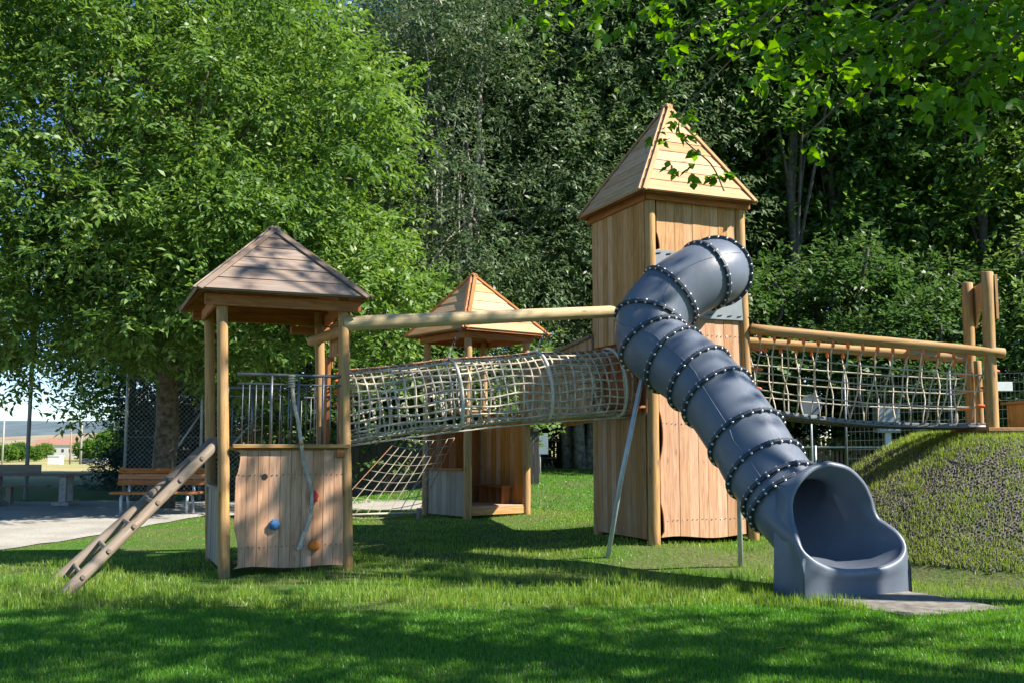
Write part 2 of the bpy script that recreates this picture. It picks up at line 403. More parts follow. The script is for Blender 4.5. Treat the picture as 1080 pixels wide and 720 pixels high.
    def sphere(self, c, r, seg=8, rings=5, scale=(1, 1, 1)):
        c = V(c); vs = [c + V((0, 0, r * scale[2]))]
        for i in range(1, rings):
            th = math.pi * i / rings
            for k in range(seg):
                an = 2 * math.pi * k / seg
                vs.append(c + V((r * scale[0] * math.sin(th) * math.cos(an), r * scale[1] * math.sin(th) * math.sin(an), r * scale[2] * math.cos(th))))
        vs.append(c - V((0, 0, r * scale[2]))); fs = []
        for k in range(seg):
            fs.append([0, 1 + k, 1 + (k + 1) % seg]); 
            e = len(vs) - 1; s = 1 + (rings - 2) * seg
            fs.append([e, s + (k + 1) % seg, s + k])
        for i in range(rings - 2):
            for k in range(seg):
                a = 1 + i * seg; fs.append([a + k, a + seg + k, a + seg + (k + 1) % seg, a + (k + 1) % seg])
        self._add(vs, fs, [[(vs[i].x, vs[i].z) for i in f] for f in fs], True)
    def build(self, name, mat, parent=None, world=False, origin=None):
        """world=True: shapes were given in world space and are brought into the parent's frame"""
        vs = self.v; loc = V((0, 0, 0))
        if world and parent is not None:
            inv = mat_of(parent).inverted(); vs = [inv @ p for p in vs]
        elif origin is not None:
            loc = V(origin); vs = [p - loc for p in vs]
        lf = [i for f in self.f for i in f]; sz = [len(f) for f in self.f]
        uv = [c for u in self.u for c in u]
        me = raw_mesh(name, [tuple(p) for p in vs], lf, sz, mat, False, uv)
        me.polygons.foreach_set('use_smooth', np.array(self.sm[:len(me.polygons)], bool))
        return link(name, me, parent, loc)

def spline(pts, n):
    """Catmull-Rom through pts, n samples per span"""
    P = [V(p) for p in pts]; P = [P[0] * 2 - P[1]] + P + [P[-1] * 2 - P[-2]]; out = []
    for i in range(1, len(P) - 2):
        a, b, c, d = P[i - 1:i + 3]
        for k in range(n):
            t = k / n
            out.append(0.5 * ((2 * b) + (c - a) * t + (2 * a - 5 * b + 4 * c - d) * t * t + (3 * b - a - 3 * c + d) * t ** 3))
    out.append(P[-2].copy()); return out

# ------------------------------------------------------------------ the ground
def build_ground():
    xs = np.concatenate([[-4000, -2000, -1000, -500, -250, -120, -70, -45, -32, -24], np.arange(-19, 16, 0.25), [17, 19, 22, 26, 32, 45, 70, 120, 250, 500, 1000, 2000, 4000]])
    ys = np.concatenate([[-400, -100, -40, -15, -6, -2, 1, 3], np.arange(4, 20, 0.2), np.arange(20, 40, 1.0), [42, 46, 52, 60, 70, 85, 100, 130, 170, 230, 300, 450, 700, 1200, 2200, 5000]])
    X, Y = np.meshgrid(xs, ys); Z = terr(X, Y)
    nx, ny = len(xs), len(ys)
    v = np.stack([X.ravel(), Y.ravel(), Z.ravel()], 1)
    i = (np.arange(ny - 1)[:, None] * nx + np.arange(nx - 1)[None]).ravel()
    f = np.stack([i, i + 1, i + nx + 1, i + nx], 1)
    me = raw_mesh('ground', v, f.ravel(), np.full(len(f), 4), M['ground'], True)
    props(link('ground', me), kind='structure')
build_ground()
def path_x(y):                                   # right hand edge of the gravel where it comes forward
    return -6.3 - .135 * (20.7 - y) + .06 * np.sin(y * 1.9) + .04 * np.sin(y * 5.3)
def build_path():
    v = []; f = []
    ys = np.arange(6, 26.6, .4)
    for y in ys:
        x1 = float(path_x(y))
        if y > 20.8: x1 = -6.3 + (4.9 if y < 22.7 else max(0, 4.9 - (y - 22.7) * 2.2))
        for k in range(25):
            x = x1 - 28 * (k / 24) ** 1.7; v.append((x, y, tz(x, y) + .014))
    for i in range(len(ys) - 1):
        for k in range(24): a = i * 25 + k; f.append((a, a + 25, a + 26, a + 1))
    f = np.array(f)[:, ::-1]
    me = raw_mesh('gravel_path', v, f.ravel(), np.full(len(f), 4), M['gravel'], True)
    props(link('gravel_path', me), kind='structure')
build_path()

# ------------------------------------------------------------------ roof helper
def pyramid_roof(mb, caps, corners, apex, rows, th=0.022, lap=0.012, capw=0.07, inset=0.0):
    """four board-clad faces on corners (world/local points, ccw) up to apex; caps along the hips"""
    A = V(apex); n = len(corners)
    for i in range(n):
        P, Q = V(corners[i]), V(corners[(i + 1) % n])
        nrm = (Q - P).cross(A - P).normalized()
        if nrm.z < 0: nrm = -nrm
        for r in range(rows):
            t0, t1 = r / rows, min(1.0, (r + 1) / rows)
            if r == rows - 1: t1 = 0.985
            a, b, c, d = P.lerp(A, t0), Q.lerp(A, t0), Q.lerp(A, t1), P.lerp(A, t1)
            g = 0.004 / max(1e-3, (A - P).length)
            lo, hi = nrm * (lap + th), nrm * th
            vs = [a, b, c, d, a + lo, b + lo, c + hi, d + hi]
            ex = (Q - P).normalized(); 
            fs = [[4, 5, 6, 7], [3, 2, 1, 0], [0, 1, 5, 4], [1, 2, 6, 5], [2, 3, 7, 6], [3, 0, 4, 7]]
            ey = nrm.cross(ex)
            us = [[((vs[k] - P).dot(ex), (vs[k] - P).dot(ey) + (vs[k] - P).dot(nrm)) for k in q] for q in fs]
            mb._add(vs, fs, us)
    for i in range(n):
        P = V(corners[i]); d = (A - P).normalized()
        n1 = (V(corners[(i + 1) % n]) - P).cross(A - P).normalized(); n2 = (A - P).cross(V(corners[i - 1]) - P).normalized()
        if n1.z < 0: n1 = -n1
        if n2.z < 0: n2 = -n2
        up = (n1 + n2).normalized()
        for nn in (n1, n2):
            side = nn.cross(d)
            if side.dot(V(corners[(i + 1) % n]) - P if nn is n1 else V(corners[i - 1]) - P) < 0: side = -side
            p0 = P + nn * (th + lap + 0.012) + side * capw * .46 - d * 0.02
            p1 = A + nn * (th + lap + 0.012) + side * capw * .46 + d * 0.03
            caps.beam(p0, p1, capw, 0.02, nn)

def planks(mb, x0, x1, z0, z1, y, th=0.026, w=0.125, gap=0.005, topf=None, botf=None, edge=None, seed=0):
    """vertical boards in the local plane y (outer face at y - th)"""
    n = max(1, round((x1 - x0) / w)); w = (x1 - x0) / n; rr = random.Random(seed)
    for i in range(n):
        a, b = x0 + i * w + gap / 2, x0 + (i + 1) * w - gap / 2
        zt = [(topf(x) if topf else z1) for x in np.linspace(a, b, 4)]
        zb = [(botf(x) if botf else z0) for x in np.linspace(a, b, 4)]
        xs = list(np.linspace(a, b, 4)); jy = (rr.random() - .5) * .006
        poly = list(zip(xs, zb)) 
        if edge == 'right' and i == n - 1 or edge == 'left' and i == 0:
            zz = np.linspace(zb[-1], zt[0], 22)
            if edge == 'right': poly += [(b - .018 * (0.5 + .5 * math.sin(z * 9.0 + 1.0)), z) for z in zz[1:-1]]
        poly += list(zip(xs[::-1], zt[::-1]))
        if edge == 'left' and i == 0:
            zz = np.linspace(zt[0], zb[0], 40)
            poly += [(a + .05 * max(0, math.sin(z * 5.2 + 0.6)) ** .6, z) for z in zz[1:-1]]
        mb.prism(poly, (0, y + jy, 0), (1, 0, 0), (0, 0, 1), (0, -1, 0), th)

def screws(parent, x0, x1, zs, y, w=.145):
    m = MB(); n = max(1, round((x1 - x0) / w)); w = (x1 - x0) / n
    for i in range(n):
        for z in zs:
            for q in (.28, .72): m.tube([(x0 + (i + q) * w, y, z + rnd.uniform(-.008, .008)), (x0 + (i + q) * w, y - .0035, z)], .0075, 7)
    o = m.build('screw_heads', M['dark_steel'], parent); o['kind'] = 'stuff'; return o
ANG = R(22.5)
U2 = V((math.cos(ANG), math.sin(ANG), 0)); V2 = V((-math.sin(ANG), math.cos(ANG), 0))

# ------------------------------------------------------------------ small tower at the left
T1 = thing('play_tower', (-3.25, 11.47, 0.0), 'small open wooden tower with dappled climbing wall and weathered roof', 'play tower', ANG)
S1 = 1.42
def t1w(x, y, z): return V((-3.25, 11.47, 0)) + U2 * x + V2 * y + V((0, 0, z))
TOP1 = 3.18
for i, (x, y) in enumerate(((0, 0), (S1, 0), (S1, S1), (0, S1))):
    m = MB(); lean = (-0.02, 0.0)
    m.log((x, y, -0.15), (x - 0.12, y + 0.01, TOP1 + 0.04), 0.068, 0.062, 16, 3 + i, 0.008); m.build('post', M['log'], T1)
# roof
er = 0.27; zc = 3.20
RX = -.15
rc = [(RX - er, -er, zc), (RX + S1 + er, -er, zc), (RX + S1 + er, S1 + er, zc - .02), (RX - er - .04, S1 + er, zc - .02)]
roof = MB(); caps = MB(); pyramid_roof(roof, caps, rc, (S1 / 2 + RX, S1 / 2, 4.15), 6)
ro = roof.build('roof', M['roof_grey'], T1); caps.build('hip_board', M['roof_grey'], ro)
for (p, q) in (((0, -.075, 0), (S1, -.075, 0)), ((0, S1 + .075, 0), (S1, S1 + .075, 0)), ((-.075, 0, 0), (-.075, S1, 0)), ((S1 + .075, 0, 0), (S1 + .075, S1, 0))):
    m = MB(); d = (V(q) - V(p)).normalized() * (.2 if abs(p[0] - q[0]) > .1 else .04); o_ = V((-.12, 0, 3.12))
    m.beam(V(p) - d + o_, V(q) + d + o_, 0.04, 0.13); m.build('roof_beam', M['larch_red'], T1)
m = MB()                                          # boarded underside of the roof
for i in range(4):
    P = V(rc[i]) * .985 + V((S1 / 2 + RX, S1 / 2, 0)) * .015; Q = V(rc[(i + 1) % 4]) * .985 + V((S1 / 2 + RX, S1 / 2, 0)) * .015
    P.z = Q.z = zc - .012; A = V((S1 / 2 + RX, S1 / 2, 4.11))
    m._add([P, Q, A], [[0, 1, 2]], [[(0, 0), ((Q - P).length, 0), ((Q - P).length / 2, 1.2)]])
m.build('soffit', M['larch_red'], T1)
# platform and walls
PL1 = 1.42
m = MB()
for i in range(10):
    y = 0.07 + i * (S1 - .14) / 9
    m.box((S1 / 2, y, PL1), (S1 - .05, .128, .035))
m.build('platform', M['larch_dull'], T1)
m = MB()
def wavy(x): return 0.035 + 0.022 * math.sin(x * 6.0 + .5) + 0.03 * math.sin(x * 3.1) + .02 * x
planks(m, 0.085, S1 - .07, 0.1, PL1 - 0.02, 0.0, w=.13, botf=wavy, edge='left', seed=3)
front = m.build('climbing_wall', M['panel_pink'], T1); screws(front, .085, S1 - .07, (.30, 1.12), -.029, .13)
m = MB(); m.box((S1 / 2 + .01, -.045, PL1 + .03), (S1 - .06, .1, .045)); m.build('ledge', M['log'], T1)
m = MB(); m.box((S1 - .135, -.05, PL1 - .055), (.10, .045, .10)); m.build('mounting_block', M['larch_red'], T1)
m = MB(); planks(m, 0.075, S1 - .07, .09, .94, 0, w=.14, seed=5)
rot = Matrix.Rotation(R(90), 3, 'Z')
m.v = [V((p.y - .045, p.x, p.z)) for p in m.v]   # swing onto the left side (x = local depth)
m.f = [f[::-1] for f in m.f]; m.u = [u[::-1] for u in m.u]
m.build('side_panel', M['grey_board'], T1)
m = MB(); m.box((-.05, S1 / 2, .965), (.09, S1 - .12, .035)); m.build('side_ledge', M['grey_board'], T1)
m = MB(); m.box((S1 / 2, S1 * .98, .7), (S1 - .14, .03, 1.2)); m.build('back_panel', M['dark_board'], T1) if False else None
# climbing holds and rope hole
def hold(x, z, r, mat, name, sc=(1, .7, 1)):
    mm = MB(); rr = random.Random(int(x * 100)); mm.sphere((x, -.05, z), r, 12, 8, sc)
    for i, p in enumerate(mm.v):
        d = p - V((x, -.05, z)); mm.v[i] = V((x, -.05, z)) + d * (1 + .14 * math.sin(9 * d.x / r + 5 * d.z / r) + .08 * math.sin(7 * d.z / r))
    mm.build(name, mat, front)
hold(.98, .86, .062, M['red_hold'], 'red_climbing_hold', (.9, .75, 1.1))
hold(.535, .55, .06, M['blue_hold'], 'blue_climbing_hold')
hold(1.0, .30, .062, M['orange_hold'], 'orange_climbing_hold', (1.15, .7, 1))
m = MB(); m.tube([(.415, -.02, 1.10), (.415, -.034, 1.10)], .034, 16); m.build('hand_hole', M['black'], front)
# railings
def railing(name, p0, p1, z0, z1, heavy, thin):
    mm = MB(); p0, p1 = V(p0), V(p1); d = p1 - p0
    mm.tube([p0 + V((0, 0, z1)), p1 + V((0, 0, z1))], .019, 10)
    mm.tube([p0 + V((0, 0, z1 - .11)), p1 + V((0, 0, z1 - .11))], .011, 8)
    for t in heavy: mm.tube([p0 + d * t + V((0, 0, z0)), p0 + d * t + V((0, 0, z1))], .0165, 8)
    for t in thin: mm.tube([p0 + d * t + V((0, 0, z0)), p0 + d * t + V((0, 0, z1 - .11))], .007, 6)
    return mm.build(name, M['dark_steel'], T1)
railing('front_railing', (.08, -.01, 0), (S1 - .08, -.01, 0), PL1 + .05, 2.28, (.31, .56, .79), (.05, .11, .17, .23, .39, .47, .63, .71, .86, .93))
railing('back_railing', (.08, S1, 0), (S1 - .08, S1, 0), PL1 + .03, 2.2, (.3, .7), (.1, .2, .4, .5, .6, .8, .9))
mm = MB(); mm.tube([(-.02, .09, PL1), (-.02, .09, 2.16), (-.02, .35, 2.24), (-.02, .35, PL1)], .018, 8); mm.build('side_grab_rail', M['galv'], T1)
# boards hanging over the tunnel entrance on the right side
m = MB()
for i in range(7):
    y = .22 + i * .16; zb = 2.62 - .0 * i + .10 * (abs(i - 3) / 3) ** 2 * -1.6
    m.box((S1 - .0, y, (3.05 + zb) / 2), (.024, .145, 3.05 - zb))
m.build('entrance_boards', M['larch_dull'], T1)
m = MB(); m.log((S1 - .10, .05, 2.84), (S1 - .14, S1 + .38, 2.88), .07, .068, 14, 77); m.build('cross_log', M['log'], T1)
m = MB(); m.box((S1 - .2, S1 + .12, 2.99), (.55, .10, .10)); m.build('tie_beam', M['larch_red'], T1)
for y_, w_ in ((S1 - .38, .14), (.28, .10)):
    m = MB(); m.box((S1 - .07, y_, 2.0), (.05, w_, 1.2)); m.build('entrance_post', M['larch_red'], T1)

# ------------------------------------------------------------------ ladder of two logs
b0, b1 = V((-4.42, 10.05, 0.0)), V((-4.97, 11.10, 0.0))
h0, h1 = t1w(-.10, .10, 1.50), t1w(-.12, 1.12, 1.46)
ladder = thing('log_ladder', ((b0 + b1) / 2), 'grey log ladder leaning against the small open tower', 'ladder')
for i, (a, b) in enumerate(((b0, h0), (b1, h1))):
    m = MB(); d = (b - a).normalized(); m.log(a - d * .12, b + d * .08, .062, .056, 16, 31 + i); m.build('rail', M['log_grey'], ladder, True)
for i in range(6):
    t = .10 + i * .155; p, q = b0.lerp(h0, t), b1.lerp(h1, t); d = (q - p).normalized()
    m = MB(); m.log(p - d * .085, q + d * .085, .024, .024, 12, 50 + i); m.build('rung', M['log_grey'], ladder, True)

# ------------------------------------------------------------------ knotted climbing rope on the small tower
pts = [t1w(.70, -.03, 2.27), t1w(.72, -.05, 2.0), t1w(.775, -.06, 1.75), t1w(.815, -.09, 1.48), t1w(.85, -.075, 1.25), t1w(.93, -.085, 1.0), t1w(.95, -.09, .78), t1w(.925, -.085, .58), t1w(.86, -.085, .42), t1w(.83, -.085, .32), t1w(.80, -.085, .26)]
sp = spline(pts, 14); m = MB()
for s in range(3):                               # three strands twisted
    P = []
    for i, p in enumerate(sp):
        an = i * .52 + s * 2.094; dd = (sp[min(i + 1, len(sp) - 1)] - sp[max(i - 1, 0)]).normalized()
        e = dd.orthogonal().normalized(); g = dd.cross(e); P.append(p + (e * math.cos(an) + g * math.sin(an)) * .0115)
    m.tube(P, .0125, 7)
m.v = [p - pts[-1] for p in m.v]
rope = m.build('climbing_rope', M['rope'], None); rope.location = pts[-1]
props(rope, 'thick twisted rope hanging down the dappled climbing wall', 'rope')
m = MB()
for k in range(5):
    m.tube([pts[0] + V((0, 0, -.03 * k)) + V((math.cos(a) * .03, math.sin(a) * .03, .0)) for a in np.linspace(0, 2 * math.pi, 12)[:-1]], .013, 7, closed=True)
m.build('lashing', M['rope'], rope, True)
m = MB(); m.sphere(pts[-2] + V((0, 0, -.02)), .032, 10, 7, (1, 1, 1.5)); m.build('end_knot', M['rope'], rope, True)
m = MB(); c = sp[42]; m.tube([c + V((0, 0, -.012)), c + V((0, 0, .012))], .032, 10); m.build('rope_collar', M['orange'], rope, True)

# ------------------------------------------------------------------ tall tower
T2o = V((1.86, 13.2, 0.2))
T2 = thing('play_tower', T2o, 'tall boarded wooden tower with steep pointed roof behind the tube slide', 'play tower', ANG)
S2 = 1.56
def t2w(x, y, z): return T2o + U2 * x + V2 * y + V((0, 0, z))
for i, (x, y) in enumerate(((0, 0), (S2, 0), (S2, S2), (0, S2))):
    m = MB(); m.log((x, y, -.12), (x + (-.12 if x else .0), y, 4.72), .08, .07, 18, 11 + i, .006); m.build('post', M['log'], T2)
m = MB(); planks(m, .10, S2 - .12, .06, 3.0, .02, w=.145, botf=lambda x: .05 + .02 * math.sin(x * 5), edge='left', seed=8)
screws(m.build('front_wall', M['panel_pink'], T2), .10, S2 - .12, (.28, 1.55, 2.75), -.011)
m = MB(); planks(m, .10, S2 - .19, 3.88, 4.66, .02, w=.145, edge='left', seed=9); m.build('upper_front_wall', M['larch'], T2)
def side_swing(mm):
    mm.v = [V((p.y, S2 - p.x, p.z)) for p in mm.v]
    return mm
m = MB(); planks(m, .07, S2 - .10, .03, 1.66, -.02, w=.145, edge='right', seed=12); side_swing(m).build('lower_side_wall', M['larch_dull'], T2)
m = MB(); planks(m, .02, S2 - .02, 2.68, 4.62, -.045, w=.15, edge='right', seed=13); side_swing(m).build('upper_side_wall', M['larch'], T2)
m = MB(); planks(m, .06, S2 - .06, .03, 4.6, S2 + .05, w=.15, seed=14); m.build('back_wall', M['larch_dull'], T2)
m = MB(); planks(m, .06, S2 - .06, .03, 1.75, S2 + .02, w=.15, seed=15); side_swing(m); m.build('right_wall', M['larch_dull'], T2)
m = MB(); planks(m, .06, S2 - .06, 3.3, 4.6, S2 - .10, w=.15, seed=16); side_swing(m); m.build('upper_right_wall', M['larch_dull'], T2)
PL2 = 1.68
for zz, nm in ((PL2, 'platform'), (2.93, 'upper_platform')):
    m = MB()
    for i in range(11): m.box((S2 / 2, .07 + i * (S2 - .14) / 10, zz), (S2 - .06, .13, .04))
    m.build(nm, M['larch_dull'], T2)
for y in (.42, S2 - .28):
    m = MB(); m.box((-.01, y, 2.3), (.05, .15, .95)); m.build('entrance_post', M['larch_red'], T2)
# steel mounting plate of the slide
m = MB(); m.box((S2 / 2 - .03, -.035, 3.42), (S2 - .02, .03, .90)); pl = m.build('slide_mounting_plate', M['cab_grey'], T2)
for i in range(10):
    for zz in (3.02, 3.82):
        m = MB(); m.beam((.06 + i * .16, -.056, zz), (.13 + i * .16, -.056, zz + .012), .018, .012); m.build('slot', M['black'], pl)
e2 = .19; zc2 = 4.62
x2m = S2 - .01; c2 = (x2m - .25) / 2
fr_ = [(-.25, -.23, zc2), (x2m, -.23, zc2), (x2m, S2 + .06, zc2), (-.25, S2 + .06, zc2)]
roof = MB(); caps = MB(); pyramid_roof(roof, caps, fr_, (c2 + .10, S2 / 2 - .06, 6.18), 9, lap=.01, capw=.06)
ro = roof.build('roof', M['roof_new'], T2); caps.build('hip_board', M['roof_new'], ro)
m = MB()
for i in range(4):
    P = V(fr_[i]); Q = V(fr_[(i + 1) % 4]); P.z = Q.z = zc2 - .02; A = V((c2 + .1, S2 / 2 - .06, 6.10))
    P = P.lerp(V((S2 / 2, S2 / 2, P.z)), .02); Q = Q.lerp(V((S2 / 2, S2 / 2, Q.z)), .02)
    m._add([P, Q, A], [[0, 1, 2]], [[(0, 0), ((Q - P).length, 0), ((Q - P).length / 2, 1.8)]])
m.build('soffit', M['larch_red'], T2)
for (p, q) in (((-.1, -.09, 0), (S2 + .0, -.09, 0)), ((-.09, -.06, 0), (-.09, S2 + .1, 0)), ((S2 - .03, -.06, 0), (S2 - .03, S2 + .1, 0))):
    m = MB(); m.beam(V(p) + V((0, 0, 4.60)), V(q) + V((0, 0, 4.60)), .04, .12); m.build('roof_beam', M['larch_red'], T2)

# ------------------------------------------------------------------ tube slide
SR = 0.437
axis_l = V((0.40, -0.916, 0))
joint = V((2.925, 10.655, 0.855))
ctrl = [V((2.66, 13.56, 3.80)), V((2.74, 13.22, 3.78)), V((2.70, 12.98, 3.73)), V((2.44, 12.80, 3.62)), V((2.04, 12.70, 3.36)), V((1.77, 12.57, 3.03)),
        V((1.76, 12.41, 2.74)), V((1.97, 12.20, 2.52)), V((2.20, 11.95, 2.30)), V((2.41, 11.68, 2.01)), V((2.64, 11.25, 1.53)), V((2.73, 11.04, 1.28)), V((2.83, 10.84, 1.06)), joint]
path = spline(ctrl, 10)
lens = [0]
for a, b in zip(path, path[1:]): lens.append(lens[-1] + (b - a).length)
def p_at(s):
    for i in range(len(path) - 1):
        if lens[i + 1] >= s or i == len(path) - 2:
            t = (s - lens[i]) / max(1e-6, lens[i + 1] - lens[i]); p = path[i].lerp(path[i + 1], t)
            j0, j1 = max(0, i - 1), min(len(path) - 1, i + 2)
            return p, (path[j1] - path[j0]).normalized()
slide = thing('tube_slide', (3.2, 10.2, 0.0), 'slate blue spiral tube slide coming down from the tall tower', 'tube slide')
TOT = lens[-1]
ringidx = [2, 19, 28, 40, 51, 61, 71, 82, 90, 100, 114, 125, 130]
ring_s = [lens[i] for i in ringidx]
BOLTS = []
def ring_frame(T):
    a = T.cross(V((0, 0, 1))).normalized(); return a, a.cross(T)
def tube_section(s0, s1, name):
    n = max(2, int((s1 - s0) / .04)); seg = 40; vs = []; fs = []; us = []
    for rr_ in (SR, SR - .014):
        for i in range(n + 1):
            p, T = p_at(s0 + (s1 - s0) * i / n); a, b = ring_frame(T)
            for k in range(seg):
                an = 2 * math.pi * k / seg; vs.append(p + (a * math.cos(an) + b * math.sin(an)) * rr_)
    for layer in range(2):
        o = layer * (n + 1) * seg
        for i in range(n):
            for k in range(seg):
                k2 = (k + 1) % seg; q = [o + i * seg + k, o + i * seg + k2, o + (i + 1) * seg + k2, o + (i + 1) * seg + k]
                fs.append(q[::-1] if layer == 0 else q); us.append([(0, 0)] * 4)
    m = MB(); m._add(vs, fs, us, True); so = m.build(name, M['slide'], slide, True)
    if s1 - s0 > .15:
        for sg in (-1, 1):
            mm = MB(); P = []
            for i in range(n + 1):
                p, T = p_at(s0 + .03 + (s1 - s0 - .06) * i / n); a, b = ring_frame(T); P.append(p + (a * math.cos(.5) * sg + b * math.sin(.5)) * (SR + .001))
            mm.tube(P, .0055, 5); mm.build('mould_seam', M['slide'], so, True)
def flange(s, double=True):
    p, T = p_at(s); a, b = ring_frame(T); m = MB(); seg = 40; ro = SR + .042
    prof = [(SR - .004, -.02), (ro - .005, -.02), (ro, -.016), (ro, -.003), (ro - .007, 0), (ro, .003), (ro, .016), (ro - .005, .02), (SR - .004, .02)]
    vs = []; fs = []
    for k in range(seg):
        an = 2 * math.pi * k / seg; d = a * math.cos(an) + b * math.sin(an)
        for r_, h in prof: vs.append(p + d * r_ + T * h)
    npf = len(prof)
    for k in range(seg):
        for j in range(npf - 1):
            k2 = (k + 1) % seg; fs.append([k * npf + j, k * npf + j + 1, k2 * npf + j + 1, k2 * npf + j])
    m._add(vs, fs, [[(0, 0)] * 4 for _ in fs], False); fo = m.build('flange', M['slide_dark'], slide, True)
    nb = 24
    for k in range(nb):
        an = 2 * math.pi * (k + .5) / nb; d = a * math.cos(an) + b * math.sin(an); c = p + d * (SR + .024)
        BOLTS.append((d.dot((cam.location - c).normalized()) > .05, (c - cam.location).length, c, T.copy(), fo))
    return p, T
for i in range(len(ring_s) - 1):
    tube_section(ring_s[i], ring_s[i + 1], 'tube_section')
tube_section(0, ring_s[0], 'tube_section')
for s in ring_s: flange(s)
BOLTS.sort(key=lambda q: (not q[0], q[1]))
def bolt_shape(mm, c, T): mm.tube([c - T * .034, c - T * .022, c + T * .022, c + T * .034], [.013, .0165, .0165, .013], 6)
bm = MB(); bolt_shape(bm, V((0, 0, 0)), V((0, 0, 1))); b_first = None
for vis, dist, c, T, fo in BOLTS[:100]:
    if b_first is None:
        b_first = bm.build('bolt', M['bolt']); bo_x = b_first
    else: bo_x = b_first.copy(); COL.objects.link(bo_x)
    bo_x.parent = fo; mi = mat_of(fo).inverted(); bo_x.location = mi @ c; bo_x.rotation_mode = 'QUATERNION'; bo_x.rotation_quaternion = T.to_track_quat('Z', 'Y')
bm = MB()
for vis, dist, c, T, fo in BOLTS[100:]: bolt_shape(bm, c, T)
bm.build('remaining_bolts', M['bolt'], slide, True)['kind'] = 'stuff'
# exit bowl: loops from the tube joint over the rim to the outer skirt
XA = R(19.5); xu = V((math.cos(XA), math.sin(XA), 0)); xf = V((math.sin(XA), -math.cos(XA), 0))
xo = V((3.20, 10.46, 0.0))                        # ground point under the mouth
jl = p_at(TOT)
def xl(x, y, z): return xo + xu * x + xf * y + V((0, 0, z))
halfrim = [(0, .18, 1.235), (.21, .18, 1.185), (.375, .18, 1.05), (.455, .185, .90), (.475, .205, .78), (.495, .255, .685), (.535, .345, .62), (.575, .44, .545), (.575, .505, .44), (.49, .545, .345), (.34, .558, .28), (.17, .56, .25), (0, .565, .243)]
hr = spline([V(p) for p in halfrim], 4)
rim = hr + [V((-p.x, p.y, p.z)) for p in hr[-2:0:-1]]
NR = len(rim)
cen = V((0, .05, .62))
jp, jT = jl; ja, jb = ring_frame(jT)
def joint_pt(k, r_, adv=0.0):
    # angle of rim point seen from the opening's axis, matched to the joint circle
    an = angs[k]; return jp + jT * adv + (jr * math.sin(an) + jn * math.cos(an)) * r_
jn = (V((0, 0, 1)) - jT * jT.z).normalized(); jr = -jT.cross(V((0, 0, 1))).normalized()
if jr.dot(xu) < 0: jr = -jr
cum = [0]
for i in range(len(hr) - 1): cum.append(cum[-1] + (hr[i + 1] - hr[i]).length)
angs = [math.pi * c / cum[-1] for c in cum]; angs = angs + [2 * math.pi - a for a in angs[-2:0:-1]]
rimw = [xl(*p) for p in rim]
def outw(k, o, dy=0.0):                           # rim pushed outwards in the rim's own plane
    a, b = rim[(k + 1) % NR], rim[k - 1]; t = (a - b).normalized()
    n = V((-t.z, 0, t.x)) if True else None
    if n.length < 1e-4: n = V((0, 0, 1))
    n.normalize(); d = V((rim[k].x, 0, rim[k].z - .68))
    if n.dot(d) < 0: n = -n
    f = ss(.62, .30, rim[k].z)                    # at the lip, outwards means forwards
    out = n * (1 - .85 * f) + V((0, 1, 0)) * (f if abs(rim[k].x) < .9 else 0)
    return out.normalized() * o
loops = []
loops.append([joint_pt(k, SR - .012, 0) for k in range(NR)])
inner = [joint_pt(k, SR - .016, .06) for k in range(NR)]
loops.append(inner)
for t in (.25, .5, .75, .92):
    L_ = []
    for k in range(NR):
        c = inner[k].lerp(rimw[k], t); sag = math.sin(math.pi * t) * .17 * ss(.6, .2, rim[k].z); c.z -= float(sag)
        L_.append(c)
    loops.append(L_)
loops.append(rimw)
for o, dy in ((.010, .014), (.026, .020), (.044, .014), (.058, .0), (.066, -.03)):
    L_ = []
    for k in range(NR):
        q = rim[k] + outw(k, o); f = float(ss(.62, .30, rim[k].z))
        q = q + V((0, 0, (dy * (f)) )) + V((0, dy * (1 - f), 0)); L_.append(xl(*q))
    loops.append(L_)
base = []; mid = []
for k in range(NR):
    q = rim[k]; low = float(ss(.95, .60, q.z))
    # footprint: rounded rectangle for the lower half
    fx = .575; th_ = angs[k]
    if q.z < .56:
        s = (q.x / .575); bx = max(-1, min(1, s)) * .63; by = .60 - .05 * abs(s) ** 6
        if abs(q.x) > .40 and q.y < .5: by = q.y + .09
        base.append(V((bx, by, -.03))); mid.append(V((bx * 1.0, by - .004, max(.0, q.z * .5))))
    elif q.z < .95:
        sg = 1 if q.x > 0 else -1; yy = q.y - .02 - .12 * float(ss(.56, .95, q.z))
        base.append(V((sg * .62, yy, -.03))); mid.append(V((sg * .60, yy, q.z * .55)))
    else:
        base.append(None); mid.append(None)
back_o = [joint_pt(k, SR + .02, .02) for k in range(NR)]
for k in range(NR):
    if base[k] is None:
        e = loops[-1][k]; mid[k] = e.lerp(back_o[k], .5) + V((0, 0, .01)); base[k] = back_o[k]
    else:
        mid[k] = xl(*mid[k]); base[k] = xl(*base[k])
loops.append([loops[-1][k].lerp(mid[k], .5) for k in range(NR)]); loops.append(mid); loops.append(base)
m = MB(); vs = [p for L_ in loops for p in L_]; fs = []
for i in range(len(loops) - 1):
    for k in range(NR):
        k2 = (k + 1) % NR; fs.append([i * NR + k, (i + 1) * NR + k, (i + 1) * NR + k2, i * NR + k2])
m._add(vs, fs, [[(0, 0)] * 4 for _ in fs], True)
ex = m.build('exit_bowl', M['slide'], slide, True)
